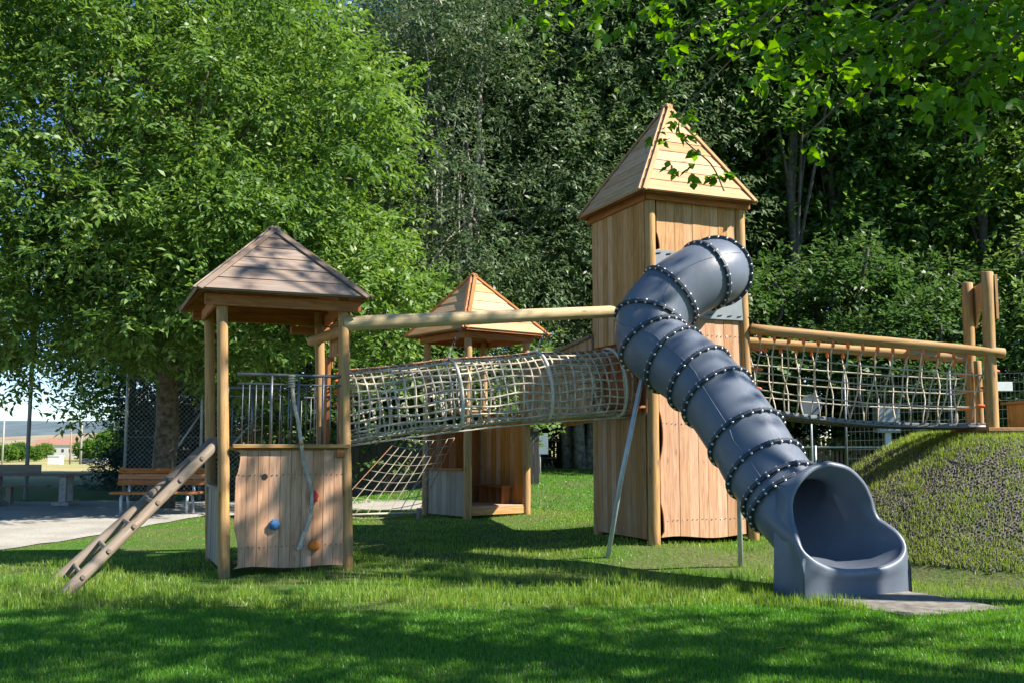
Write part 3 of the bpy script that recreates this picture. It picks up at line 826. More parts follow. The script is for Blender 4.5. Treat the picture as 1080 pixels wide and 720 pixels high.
# support legs
def steel_leg(b, tpt, flat=.0):
    m = MB(); m.tube([b - V((0, 0, .2)), b.lerp(tpt, .45), tpt], .03, 12)
    lg = m.build('leg', M['galv'], slide, True)
    d = (tpt - b).normalized(); mm = MB(); mm.beam(tpt - d * .55, tpt + d * .06, .075, .012, V((1, 0, 0))); mm.build('bracket', M['galv'], lg, True)
lp, lT = p_at(ring_s[5])
steel_leg(V((1.16, 12.66, tz(1.16, 12.66))), lp + V((-.16, -.1, -.40)))
steel_leg(V((2.75, 12.2, tz(2.75, 12.2))), V((2.60, 11.5, 1.30)))
# landing pad
pad = MB(); pc = [V((2.86, 9.92)), V((3.93, 10.27)), V((4.42, 9.10)), V((3.38, 8.72))]
n = 14; vs = []; fs = []
for i in range(n + 1):
    for j in range(n + 1):
        p = pc[0].lerp(pc[1], i / n).lerp(pc[3].lerp(pc[2], i / n), j / n); e_ = (i in (0, n)) or (j in (0, n)); p = p + V((rnd.uniform(-.03, .03), rnd.uniform(-.03, .03))) * (1 if e_ else .3); vs.append(V((p.x, p.y, tz(p.x, p.y) + (.012 if e_ else .02))))
for i in range(n):
    for j in range(n):
        a = i * (n + 1) + j; fs.append([a, a + 1, a + n + 2, a + n + 1])
edge = [i * (n + 1) for i in range(n + 1)] + [n * (n + 1) + j for j in range(1, n + 1)] + [i * (n + 1) + n for i in range(n - 1, -1, -1)] + [j for j in range(n - 1, 0, -1)]
b0_ = len(vs); vs += [vs[e] - V((0, 0, .08)) for e in edge]
for i in range(len(edge)): j = (i + 1) % len(edge); fs.append([edge[i], edge[j], b0_ + j, b0_ + i])
pad._add(vs, [f[::-1] for f in fs], [[(0, 0)] * 4 for _ in fs])
props(pad.build('landing_mat', M['pad'], None, origin=(3.65, 9.5, 0)), 'flat grey brown landing mat on the grass at the slide mouth', 'mat')

# ------------------------------------------------------------------ net tunnel with its carrying log
TA = t1w(S1 + .08, .62, 1.91); TB = t2w(-.04, .80, 2.10)
TUR = .495
def tun(t):
    p = TA.lerp(TB, t); p.z += .05 * math.sin(math.pi * t); return p
tunnel = thing('net_tunnel', TA.lerp(TB, .5) + V((0, 0, -.5)), 'rope net crawl tunnel hanging between the small tower and the tall tower', 'net tunnel')
tdir = (TB - TA).normalized(); ts = tdir.cross(V((0, 0, 1))).normalized(); tup = ts.cross(tdir)
def tunp(t, an):
    c = tun(t); x = math.cos(an) * TUR; z = math.sin(an) * TUR
    nhoop = min(abs(t - h) for h in (0, .36, .68, .96, 1)); k = 1 - .035 * min(1, nhoop * 8)
    if z < -TUR * .80: z = -TUR * .80 + (z + TUR * .80) * .3
    return c + (ts * x + tup * z) * k
NA = 26; NH = 32
m = MB(); mr = MB(); rr = random.Random(5)
for k in range(NA):
    an = 2 * math.pi * (k + .5) / NA
    P = [tunp(t, an + .04 * math.sin(t * 25 + k)) + V((0, 0, rr.uniform(-.004, .004))) for t in np.linspace(0, 1, 41)]
    (mr if 5 <= k <= 7 else m).tube(P, .0125, 6)
for i in range(NH):
    t = (i + .6) / NH
    P = [tunp(t + .004 * math.sin(a * 3 + i), a) for a in np.linspace(0, 2 * math.pi, 25)[:-1]]
    m.tube(P, .0125, 6, closed=True)
    for k in range(NA):
        an = 2 * math.pi * (k + .5) / NA; m.sphere(tunp(t, an + .04 * math.sin(t * 25 + k)), .0185, 5, 3)
for k in range(5):
    x = (-.3 + k * .15); P = [tun(t) + ts * x + tup * (-TUR * .9 - .012) for t in np.linspace(0, 1, 15)]; m.tube(P, .008, 5)
m.build('netting', M['rope'], tunnel, True); mr.build('top_ropes', M['rope_red'], tunnel, True)
for h in (.36, .68, .96):
    m = MB(); m.tube([tunp(h, a) + (tunp(h, a) - tun(h)) * .03 for a in np.linspace(0, 2 * math.pi, 37)[:-1]], .021, 10, closed=True)
    m.build('hoop', M['rope_white'], tunnel, True)
for side, t0, s in ((TA, 0.0, -1), (TB, 1.0, 1)):
    for k in range(10):
        an = 2 * math.pi * (k + .5) / 10 if s > 0 else math.pi * (.5 + k / 9.0)
        p = tunp(t0, an); m = MB(); m.tube([p + tdir * s * .06, p + tdir * s * .03, p - tdir * s * .03, p - tdir * s * .055], [.013, .026, .026, .011], 10)
        m.build('rope_clamp', M['orange'], tunnel, True)
BA = t1w(S1 + .02, .02, 2.93); BB = t2w(-.06, .30, 3.08)
beam = MB(); d = (BB - BA).normalized(); beam.log(BA - d * .12, BB + d * .25, .092, .078, 18, 91, .0)
bo = beam.build('carrying_log', M['log_pale'], None, origin=BA)
props(bo, 'long pale round log spanning above the net tunnel', 'log')
def hang_chain(t):
    top = BA.lerp(BB, t); hp = tun(t); 
    c = tunp(t, math.pi / 2); n = 9; m = MB()
    a = top - V((0, 0, .06)); 
    for i in range(n):
        p = a.lerp(c, (i + .5) / n); L = (a - c).length / n * .62
        e = V((.014, 0, 0)) if i % 2 else V((0, .014, 0))
        m.tube([p + V((0, 0, L)) , p + e + V((0, 0, L * .4)), p + e - V((0, 0, L * .4)), p - V((0, 0, L)), p - e - V((0, 0, L * .4)), p - e + V((0, 0, L * .4))], .005, 5, closed=True)
    return m
for t in (.36, .68):
    hang_chain(t).build('hanging_chain', M['dark_steel'], tunnel, True)

# ------------------------------------------------------------------ third tower behind
T3o = V((-0.80, 18.1, tz(-.8, 18.1)))
A3 = R(38)
T3 = thing('play_tower', T3o, 'open wooden play hut behind the net tunnel with counter, seat and reddish roof edges', 'play tower', A3)
U3 = V((math.cos(A3), math.sin(A3), 0)); V3 = V((-math.sin(A3), math.cos(A3), 0))
S3 = 1.36
def t3w(x, y, z): return T3o + U3 * x + V3 * y + V((0, 0, z))
for i, (x, y) in enumerate(((0, 0), (S3, 0), (S3, S3), (0, S3))):
    m = MB(); m.log((x, y, -.15), (x, y, 3.40), .078, .07, 16, 40 + i); m.build('post', M['log'], T3)
e3 = .30; zc3 = 3.40; r3 = [(-e3, -e3, zc3), (S3 + e3, -e3, zc3), (S3 + e3, S3 + e3, zc3), (-e3, S3 + e3, zc3)]
roof = MB(); caps = MB(); pyramid_roof(roof, caps, r3, (S3 / 2 - .05, S3 / 2 + .05, 4.58), 6)
ro = roof.build('roof', M['roof_new'], T3); caps.build('hip_board', M['larch_red'], ro)
m = MB()
for i in range(4):
    P = V(r3[i]); Q = V(r3[(i + 1) % 4]); P.z = Q.z = zc3 - .02
    m._add([P, Q, V((S3 / 2, S3 / 2, 4.55))], [[0, 1, 2]], [[(0, 0), (1.6, 0), (.8, 1.2)]])
m.build('soffit', M['larch_red'], T3)
for (p, q) in (((-.1, -.09, 0), (S3 + .1, -.09, 0)), ((-.09, -.06, 0), (-.09, S3 + .1, 0)), ((S3 + .09, -.06, 0), (S3 + .09, S3 + .1, 0)), ((-.1, S3 + .09, 0), (S3 + .1, S3 + .09, 0))):
    m = MB(); m.beam(V(p) + V((0, 0, 3.33)), V(q) + V((0, 0, 3.33)), .04, .12); m.build('roof_beam', M['larch_red'], T3)
m = MB(); planks(m, .06, S3 - .05, .04, .86, 0.02, w=.16, seed=21)
m.v = [V((p.y, S3 - p.x, p.z)) for p in m.v]; m.build('counter_panel', M['grey_board'], T3)
m = MB(); m.box((.0, S3 / 2, .885), (.20, S3 - .1, .035)); m.build('counter_top', M['larch_red'], T3)
m = MB(); m.log((-.02, S3 - .06, -.1), (-.02, S3 - .06, 1.5), .03, .03, 10, 3); m.build('counter_post', M['log_grey'], T3)
m = MB(); planks(m, .03, S3 - .03, .22, 1.90, S3 - .02, w=.15, seed=22); m.v = [V((p.y, S3 - p.x, p.z)) for p in m.v]; M['larch_red_lit'] = wood('larch_red_lit', (0.66, 0.29, 0.085), (0.42, 0.16, 0.042), weather=0.06); m.build('side_wall', M['larch_red_lit'], T3)  # reddish larch lightened in colour to stand in for light on this wall
m = MB(); planks(m, .05, S3 - .05, .22, 1.62, -S3 + 0.0, w=.15, seed=23); m.v = [V((p.x, -p.y, p.z)) for p in m.v]; m.f = [f[::-1] for f in m.f]; m.u = [u[::-1] for u in m.u]
m.build('back_wall', M['larch_red'], T3)
m = MB()
for i in range(9): m.box((S3 / 2, .06 + i * (S3 - .12) / 8, .20), (S3 - .04, .14, .04))
m.build('floor', M['panel_pink'], T3)
m = MB(); m.box((S3 / 2, 0, .12), (S3 - .16, .05, .12)); m.build('floor_beam', M['larch'], T3)
m = MB(); m.box((S3 - .22, S3 * .52, .55), (.28, S3 * .62, .035)); st = m.build('seat', M['larch_red'], T3)
for y_ in (S3 * .26, S3 * .78):
    m = MB(); m.box((S3 - .22, y_, .38), (.2, .04, .32)); m.build('seat_support', M['larch_red'], st)
m = MB()
for i in range(9): m.box((S3 / 2, .06 + i * (S3 - .12) / 8, 1.94), (S3 - .04, .14, .04))
m.build('upper_platform', M['larch_dull'], T3)
m = MB(); m.tube([(0, .1, 2.65), (0, S3 - .1, 2.65)], .018, 8)
for i in range(10): m.tube([(0, .12 + i * .125, 1.96), (0, .12 + i * .125, 2.65)], .009, 6)
m.build('railing', M['dark_steel'], T3)

# boarded ramp bridge from the hut to the tall tower
ra, rb = t3w(S3 + .06, .25, 1.80), t2w(-.10, S2 - .02, 1.85)
ramp_t = thing('boarded_bridge', ra.lerp(rb, .5) - V((0, 0, 1.0)), 'boarded walkway with solid plank sides behind the right half of net tunnel', 'walkway')
rd = (rb - ra); rl = V((rd.x, rd.y, 0)).length; rdn = V((rd.x, rd.y, 0)).normalized(); rs = rdn.cross(V((0, 0, 1)))
def ramp_side(off, mat):
    m = MB(); n = int(rl / .13)
    for i in range(n):
        t = (i + .5) / n; p = ra.lerp(rb, t) + rs * off; h0 = -.12; h1 = .98
        m.box(p + V((0, 0, (h0 + h1) / 2)), (.124, .025, h1 - h0), Matrix((rdn, -rs, V((0, 0, 1)))).transposed(), .004, 2)
    sd = m.build('side_wall', mat, ramp_t, True)
    m = MB(); m.beam(ra + rs * off + V((0, 0, 1.0)), rb + rs * off + V((0, 0, 1.0)), .11, .05); m.build('handrail', M['log_grey'], ramp_t, True)
ramp_side(.0, M['larch_dull']); ramp_side(-.85, M['larch_dull'])
m = MB()
for i in range(int(rl / .15)):
    p = ra.lerp(rb, (i + .5) / int(rl / .15)) - rs * .42 - V((0, 0, .02)); m.box(p, (.14, .80, .035), Matrix((rdn, -rs, V((0, 0, 1)))).transposed(), .004, 1)
m.build('deck', M['larch_dull'], ramp_t, True)

# climbing net from the ground to the hut
cn = thing('climbing_net', t3w(-.9, S3 * .5, 0), 'slanting white rope climbing net left of the play hut', 'climbing net')
ga, gb = V((-3.15, 17.4, .28)), V((-1.65, 17.9, .30)); ha, hb = V((-2.1, 18.6, 1.60)), V((-1.05, 18.3, 1.60))
m = MB(); mo = MB()
for i in range(10):
    t = i / 9; P = [ga.lerp(ha, t).lerp(gb.lerp(hb, t), s) - V((0, 0, .10 * math.sin(math.pi * s) * (1 - t * .5))) for s in np.linspace(0, 1, 13)]
    m.tube(P, .0068, 6)
for i in range(9):
    s = i / 8; P = [ga.lerp(ha, t).lerp(gb.lerp(hb, t), s) - V((0, 0, .10 * math.sin(math.pi * s) * (1 - t * .5))) for t in np.linspace(0, 1, 13)]
    (mo if i in (0, 8) else m).tube(P, .008, 6)
M['rope_old'] = plain('rope_old', (0.36, 0.31, 0.235), .9, 0, .35, 7, .002)
m.build('netting', M['rope_old'], cn, True); mo.build('edge_rope', M['rope_red'], cn, True)
for p in (ga, gb):
    m = MB(); m.log(V((p.x, p.y, -.1)), p + V((0, 0, .05)), .05, .05, 12, 9); m.build('anchor_post', M['log_grey'], cn, True)
m = MB(); m.tube([ga + V((0, 0, -.02)), gb + V((0, 0, -.02))], .02, 8); m.build('anchor_bar', M['rope'], cn, True)

# ------------------------------------------------------------------ rope bridge and gate on the mound
N0, N1 = t2w(S2 + .0, -.06, 2.86), V((6.56, 13.22, 2.68)); F0, F1 = t2w(S2 - .02, 1.0, 2.83), V((6.62, 14.32, 2.70))
bridge = thing('rope_bridge', N0.lerp(F1, .5) - V((0, 0, 1.5)), 'rope net bridge with log handrails from the tall tower to the mound', 'rope bridge')
m = MB(); m.log(N0, N1, .074, .068, 16, 61, -.03); m.build('handrail', M['log'], bridge, True)
m = MB(); m.log(F0, F1, .074, .068, 16, 62, -.03); m.build('handrail', M['log'], bridge, True)
D0n, D1n = t2w(S2 + .10, .22, 1.80), V((6.42, 13.50, 1.74)); D0f, D1f = t2w(S2 + .02, .80, 1.80), V((6.50, 14.12, 1.74))
def dk(s, w):
    p = D0n.lerp(D1n, s).lerp(D0f.lerp(D1f, s), w); p.z -= .09 * math.sin(math.pi * s); return p
m = MB(); n = 26
for i in range(n):
    s0, s1 = i / n, (i + .94) / n; a, b = (dk(s0, 0) + dk(s1, 0)) / 2, (dk(s0, 1) + dk(s1, 1)) / 2
    m.beam(a, b, (dk(s1, 0) - dk(s0, 0)).length, .045)
m.build('deck', M['deck'], bridge, True)
m = MB()
for wv in (0.0, 1.0): m.tube([dk(s, wv) + V((0, 0, -.03)) for s in np.linspace(0, 1, 24)], .022, 8)
m.build('deck_cable', M['dark_steel'], bridge, True)
rr = random.Random(17)
for (A_, B_, wv, off) in ((N0, N1, 0, 0), (F0, F1, 1, .4)):
    m = MB(); cols = []
    nv = 16
    for i in range(nv):
        s = .035 + (i + off * .5) / nv * .95
        top = A_.lerp(B_, s) - V((0, 0, .10)); bot = dk(min(1, s), wv); bot = bot + V((rr.uniform(-.02, .02), 0, .02))
        P = []
        for k in range(9):
            t = k / 8; p = top.lerp(bot, t); p += V((.018 * math.sin(t * 9 + i * 2.1), .012 * math.sin(t * 7 + i), 0)); P.append(p)
        cols.append(P); m.tube(P, .0098, 6)
        c = MB(); c.tube([top + V((0, 0, .09)), top + V((0, 0, .05)), top + V((0, 0, -.02)), top - V((0, 0, .05))], [.010, .020, .026, .010], 8)
        c.build('rope_clamp', M['orange'], bridge, True)
    for j in (2, 4, 6):
        P = [c[j] for c in cols]; P = [A_.lerp(B_, .0).lerp(dk(0, wv), j / 8)] + P + [A_.lerp(B_, 1).lerp(dk(1, wv), j / 8)]
        m.tube(spline(P, 3), .0098, 6)
        for q in P[1:-1]: m.sphere(q, .018, 6, 4)
        for e, sgn in ((P[0], 1), (P[-1], -1)):
            c = MB(); dd = (P[-1] - P[0]).normalized() * sgn; c.tube([e, e + dd * .05, e + dd * .15, e + dd * .19], [.012, .024, .024, .010], 8); c.build('rope_clamp', M['orange'], bridge, True)
    m.build('side_net', M['rope'], bridge, True)

G1, G2 = V((6.38, 13.28, 1.5)), V((6.58, 14.30, 1.5))
gate = thing('log_gateway', G1.lerp(G2, .5), 'gateway of two log posts with arched board on the mound', 'gateway')
for i, (g, top) in enumerate(((G1, 3.77), (G2, 3.79))):
    m = MB(); m.log(g - V((0, 0, .25)), V((g.x + .035, g.y, top)), .084, .076, 18, 70 + i); m.build('post', M['log'], gate, True)
gd = (G2 - G1).normalized(); m = MB(); Lg = (G2 - G1).length
poly = [(-.07, .62), (.05, .30)] 
top = [(x, 1.0) for x in np.linspace(Lg + .06, -.06, 6)]
bot = [(x, .40 + .36 * math.sin(math.pi * max(0, min(1, (x - .05) / (Lg - .1)))) ** .7) for x in np.linspace(-.06, Lg + .06, 18)]
m.prism(bot + top, G1 + V((.12, 0, 1.24)), gd, (0, 0, 1), (1, 0, 0), .035); m.build('arched_board', M['larch'], gate, True)
m = MB(); m.log(G2 + V((.05, -.16, -.2)), G2 + V((.06, -.14, 1.05)), .05, .05, 12, 5); m.build('short_post', M['log_pale'], gate, True)
m = MB(); m.log(G1 + V((-.02, .28, -.2)), G1 + V((-.02, .28, 1.1)), .05, .05, 12, 6); m.build('short_post', M['log'], gate, True)
m = MB(); m.box(G1.lerp(G2, .45) + V((.12, 0, .17)), (.62, 1.15, .05)); m.build('threshold_board', M['larch_dull'], gate, True)
# wooden box on the mound
bx = V((7.56, 14.2, tz(7.56, 14.2) - .08)); m = MB()
wbox = thing('wooden_box', bx, 'low wooden box right of the gateway on the mound', 'box')
m = MB()
for i in range(5): m.box(bx + V((-.30 + i * .15, -.32, .24)), (.145, .03, .62))
for i in range(4): m.box(bx + V((-.36, -.24 + i * .15, .24)), (.03, .145, .62)); m.box(bx + V((.36, -.24 + i * .15, .24)), (.03, .145, .62))
m.build('box_side', M['log'], wbox, True)
m = MB(); m.box(bx + V((0, 0, .57)), (.84, .76, .04)); m.build('lid', M['larch_dull'], wbox, True)

# ------------------------------------------------------------------ rubber grass mat on the mound
def build_mat():
    cell = .07; vs = []; lf = []; sz = []; k = 0
    for i in range(94):
        for j in range(80):
            x = 3.9 + i * cell + (j % 2) * cell * .5; y = 10.75 + j * cell * .87
            zq = tz(x, y)
            if zq < .16 + .05 * math.sin(i * .3) or y > 13.15 + 2.2 * float(ss(6.6, 5.4, x)) + .1 * math.sin(i * .17): continue
            cx, cy_ = x + rng.normal(0, .007), y + rng.normal(0, .007)
            z = tz(cx, cy_); gx = (tz(cx + .05, cy_) - z) / .05; gy = (tz(cx, cy_ + .05) - z) / .05
            gx += rng.normal(0, .12); gy += rng.normal(0, .12); z += rng.normal(0, .005)
            ro, ri = cell * rng.uniform(.44, .52), cell * rng.uniform(.26, .34); n = 8; b = len(vs)
            for rad, h in ((ro, .008), (ro * .93, .024), (ri * 1.05, .024), (ri, .002)):
                for q in range(n):
                    a = 2 * math.pi * (q + .5) / n; dx, dy = rad * math.cos(a), rad * math.sin(a)
                    vs.append((cx + dx, cy_ + dy, z + gx * dx + gy * dy + h))
            for r_ in range(3):
                for q in range(n):
                    q2 = (q + 1) % n; lf += [b + r_ * n + q, b + r_ * n + q2, b + (r_ + 1) * n + q2, b + (r_ + 1) * n + q]; sz.append(4)
    me = raw_mesh('rubber_grass_mat', vs, lf, sz, M['rubber_mat'])
    props(link('rubber_grass_mat', me), 'dark perforated rubber mat covering the slope of the mound', 'mat')
build_mat()

# ------------------------------------------------------------------ grass
def blades(name, xy, h, wd, mat, lean=.35, seg2=True):
    n = len(xy); z = terr(xy[:, 0], xy[:, 1])
    a = rng.uniform(0, 2 * np.pi, n); la = rng.uniform(0, 2 * np.pi, n); ll = np.abs(rng.normal(0, lean, n))
    s = np.stack([np.cos(a), np.sin(a), np.zeros(n)], 1) * (wd * .5)[:, None]
    ld_ = np.stack([np.cos(la), np.sin(la), np.zeros(n)], 1) * (h * ll)[:, None]
    base = np.stack([xy[:, 0], xy[:, 1], z - .004], 1)
    up = np.array([0, 0, 1.0])
    mid = base + ld_ * .35 + up * (h * .55)[:, None]; tip = base + ld_ + up * (h * (1 - .25 * ll))[:, None]
    vs = np.stack([base - s, base + s, mid + s * .75, mid - s * .75, tip], 1).reshape(-1, 3)
    i = np.arange(n) * 5
    lf = np.stack([i, i + 1, i + 2, i + 3, i + 3, i + 2, i + 4], 1).ravel()
    sz = np.tile([4, 3], n)
    me = raw_mesh(name, vs, lf, sz, mat, True)
    return props(link(name, me), kind='stuff')
def vnoise(x, y, s, seed=0):
    return (np.sin(x * s + 1.7 * np.sin(y * s * .8 + seed)) * np.cos(y * s * 1.1 + 1.3 * np.sin(x * s * .7 + seed * 2)) + 1) / 2
def lawn_line(x): return 9.05 + .10 * np.sin(x * .8) + .05 * np.sin(x * 2.1) - .10 * (x > 3) + 0.35 * ss(4, 6, x) * 4
T1i = Matrix.Rotation(-ANG, 2)
def inside_square(x, y, o, ang, s, pad=.02):
    c, s_ = math.cos(ang), math.sin(ang); dx, dy = x - o[0], y - o[1]
    a, b = dx * c + dy * s_, -dx * s_ + dy * c
    return (a > -pad) & (a < s + pad) & (b > -pad) & (b < s + pad)
padpoly = [(2.86, 9.92), (3.93, 10.27), (4.42, 9.10), (3.38, 8.72)]
def in_pad(x, y):
    r = np.ones(len(x), bool)
    for i in range(4):
        (ax, ay), (bx_, by_) = padpoly[i], padpoly[(i + 1) % 4]; r &= ((bx_ - ax) * (y - ay) - (by_ - ay) * (x - ax)) < rng.normal(-.03, .05, len(x))
    return r
def pathmask(x, y):
    return ((x < path_x(y)) & (y < 26.6)) | ((y > 20.7) & (y < 22.8) & (x < -1.35))
def sample(n, y0, y1, fw=.80):
    y = np.sqrt(rng.uniform(y0 ** 2, y1 ** 2, n)); x = rng.uniform(-1, 1, n) * (fw * y + .8); return x, y
# short mown lawn in front
x, y = sample(420000, 4.6, 11.2); k = (y < lawn_line(x) + rng.normal(0, .08, len(x))) & ~in_pad(x, y)
x, y = x[k], y[k]
blades('lawn_grass', np.stack([x, y], 1), rng.uniform(.028, .055, len(x)), rng.uniform(.004, .0075, len(x)), M['grass_short'], .5)
# longer sown grass round the towers
x, y = sample(460000, 8.2, 20.5)
dens = np.clip(.35 + .9 * vnoise(x, y, 1.7, 1) * vnoise(x, y, 4.1, 2) + .25 * ss(11.2, 9.2, y), 0, 1)
moundm = ((x > 4.4) & (y > 10.9) & (y < 16.5))
dens = dens * np.where(y > 14, .75, 1)
worn = np.maximum(np.exp(-((x - 2.6) ** 2 / 1.2 + (y - 12.2) ** 2 / .8)), np.exp(-((x + 2.4) ** 2 / .9 + (y - 11.0) ** 2 / .25)))
worn = np.maximum(worn, .8 * np.exp(-((x - 3.9) ** 2 / .3 + (y - 10.2) ** 2 / .5)))
dens = dens * (1 - .75 * worn * (.5 + vnoise(x, y, 5.0, 9)))
k = (y > lawn_line(x) + rng.normal(0, .10, len(x))) & (rng.random(len(x)) < dens) & ~in_pad(x, y) & ~pathmask(x, y) & ~moundm
k &= ~inside_square(x, y, (-3.25, 11.47), ANG, S1) & ~inside_square(x, y, (1.86, 13.2), ANG, S2)
x, y = x[k], y[k]
tall = vnoise(x, y, 2.6, 5)
hh = rng.uniform(.03, .085, len(x)) * (.55 + .8 * tall) * np.where(y > 14, .62, 1) * np.where((x < -3.2) & (y > 13), .5, 1)
blades('long_grass', np.stack([x, y], 1), hh, rng.uniform(.005, .009, len(x)) * (1 + .035 * (y - 9)), M['grass_long'], .42)
# upright tufts along the mowing edge
cx = rng.uniform(-6.5, 4, 420); cyy = lawn_line(cx) + np.abs(rng.normal(0, .9, 420)) + .05
x = np.repeat(cx, 22) + rng.normal(0, .035, 420 * 22); y = np.repeat(cyy, 22) + rng.normal(0, .035, 420 * 22)
k = ~in_pad(x, y) & ~inside_square(x, y, (-3.25, 11.47), ANG, S1) & ~((np.abs(x - 3.3) < .8) & (y > 9.7))
x, y = x[k], y[k]
blades('grass_tufts', np.stack([x, y], 1), rng.uniform(.07, .15, len(x)), rng.uniform(.005, .009, len(x)), M['grass_long'], .30)
# lawn behind the towers, further away
x, y = sample(140000, 20.0, 33); k = ~pathmask(x, y) & (x > -6)
k2 = (x > -1) & (y > 20); k = k | k2
x, y = x[k], y[k]
blades('back_lawn_grass', np.stack([x, y], 1), rng.uniform(.03, .07, len(x)), rng.uniform(.012, .02, len(x)), M['grass_short'], .5)
# grass growing through the mat
n = 150000; x = rng.uniform(3.9, 11, n); y = rng.uniform(10.3, 15.3, n)
zz = terr(x, y); on = (zz > .12)
crest = ss(1.33, 1.48, zz) + ss(.55, .2, zz)
cl = vnoise(x, y, 9.3, 3) * vnoise(x, y, 17.3, 4)
patch = ss(.42, .75, .5 * vnoise(x, y, 2.9, 3) + .5 * vnoise(x, y, 6.1, 11))
pd = .13 + 1.9 * cl * cl * (.3 + vnoise(x, y, 1.9, 8)) + .65 * patch * vnoise(x, y, 14.0, 2) + .75 * crest + .15 * ss(4.8, 4.2, x)
k = on & (rng.random(n) < pd); x, y = x[k], y[k]
blades('mound_grass', np.stack([x, y], 1), rng.uniform(.04, .11, len(x)), rng.uniform(.005, .010, len(x)), M['grass_mound'], .5)

# ------------------------------------------------------------------ trees
def leaf_verts(P, D, Nn, L, W, fold=.18, heart=False):
    D = D / np.linalg.norm(D, axis=1, keepdims=True)
    Nn = Nn - D * np.sum(Nn * D, 1, keepdims=True); Nn /= np.linalg.norm(Nn, axis=1, keepdims=True) + 1e-9
    S = np.cross(D, Nn); L = L[:, None]; W = W[:, None]
    if not heart:
        v = np.stack([P, P + D * L * .45 + S * W * .5 + Nn * W * fold, P + D * L - Nn * L * .08, P + D * L * .45 - S * W * .5 + Nn * W * fold], 1)
        n = len(P); i = np.arange(n) * 4
        return v.reshape(-1, 3), np.stack([i, i + 1, i + 2, i + 3], 1).ravel(), np.full(n, 4)
    v = np.stack([P, P + D * L * .12 + S * W * .42 + Nn * W * fold, P + D * L * .5 + S * W * .46 + Nn * W * fold, P + D * L - Nn * L * .12, P + D * L * .5 - S * W * .46 + Nn * W * fold, P + D * L * .12 - S * W * .42 + Nn * W * fold], 1)
    n = len(P); i = np.arange(n) * 6
    return v.reshape(-1, 3), np.stack([i, i + 1, i + 2, i + 3, i, i + 3, i + 4, i + 5], 1).ravel(), np.full(n * 2, 4)
def unit(n, g):
    v = g.normal(size=(n, 3)); return v / np.linalg.norm(v, axis=1, keepdims=True)
def crown_mesh(name, blobs, mat, seed, sprays, per, ll, lw, step, droop=.5, upn=.7, shell=.55, heart=False, density_r=True):
    """blobs: (cx,cy,cz,rx,ry,rz); sprays of leaves filling each clump"""
    g = np.random.default_rng(seed); Ps = []; Ds = []; Ns = []
    B = np.asarray(blobs, float); rm = np.mean(B[:, 3:6].prod(1) ** (2 / 3)) if density_r else 1
    cnt = np.maximum(3, (sprays * (B[:, 3:6].prod(1) ** (2 / 3) / rm)).astype(int)) if density_r else np.full(len(B), sprays)
    bi = np.repeat(np.arange(len(B)), cnt); n = len(bi)
    d = unit(n, g); d[:, 2] = np.where(d[:, 2] < -.35, -d[:, 2] * .6, d[:, 2]); d /= np.linalg.norm(d, axis=1, keepdims=True)
    rad = shell + (1.08 - shell) * g.random(n) ** .7
    o = B[bi, :3] + d * B[bi, 3:6] * rad[:, None]
    sd = d * .8 + g.normal(size=(n, 3)) * .55 + np.array([0, 0, -droop]); sd /= np.linalg.norm(sd, axis=1, keepdims=True)
    side = np.cross(sd, np.array([0, 0, 1.0]) + g.normal(size=(n, 3)) * .25); side /= np.linalg.norm(side, axis=1, keepdims=True) + 1e-9
    for j in range(per):
        sg = 1 if j % 2 else -1
        p = o + sd * (step * (j + 1))[None] if np.ndim(step) else o + sd * step * (j * .5 + 1) + g.normal(size=(n, 3)) * step * .25
        ld_ = sd * .55 + side * sg * .85 + g.normal(size=(n, 3)) * .3 + np.array([0, 0, -droop * .45])
        if j == per - 1: ld_ = sd + g.normal(size=(n, 3)) * .2
        nn = np.array([0, 0, upn]) + d * .55 + g.normal(size=(n, 3)) * .38
        Ps.append(p); Ds.append(ld_); Ns.append(nn)
    P = np.concatenate(Ps); D = np.concatenate(Ds); Nn = np.concatenate(Ns); m_ = len(P)
    v, lf, sz = leaf_verts(P, D, Nn, ll * g.uniform(.65, 1.25, m_), lw * g.uniform(.7, 1.25, m_), heart=heart)
    return raw_mesh(name, v, lf, sz, mat)
def trunk_mb(base, top, r0, r1, limbs, seed, twist=.25, twigs=()):
    """tapered trunk with limbs reaching the given points"""
    m = MB(); rr = random.Random(seed); base, top = V(base), V(top); H = (top - base).length
    P = [base.lerp(top, i / 10) + V((rr.uniform(-1, 1), rr.uniform(-1, 1), 0)) * twist * (i / 10) for i in range(11)]
    rad = [r0 * (1.35 if i == 0 else 1) * (1 - i / 10) + r1 * (i / 10) for i in range(11)]
    m.tube(P, rad, 14, wob=.16, seed=seed)
    for L_ in limbs:
        t = L_[0]; tgt = V(L_[1]); i = min(9, int(t * 10)); a = P[i].lerp(P[i + 1], t * 10 - i); ra = max(r1, (rad[i] * .5)) * (L_[2] if len(L_) > 2 else 1)
        mid1 = a.lerp(tgt, .35) + V((rr.uniform(-.3, .3), rr.uniform(-.3, .3), .12 * (tgt - a).length)); mid2 = a.lerp(tgt, .7) + V((rr.uniform(-.3, .3), rr.uniform(-.3, .3), .10 * (tgt - a).length))
        q = spline([a, mid1, mid2, tgt], 4); n = len(q); m.tube(q, [ra * (1 - k / n) + .018 for k in range(n)], 7, wob=.1, seed=seed)
    return m
def tree(name, loc, label, crown, trunk, rz=0, group=None, sc=1.0, cat='tree'):
    t = thing(name, loc, label, cat, rz, group); t.scale = (sc, sc, sc)
    link('trunk', trunk, t); link('crown', crown, t); return t
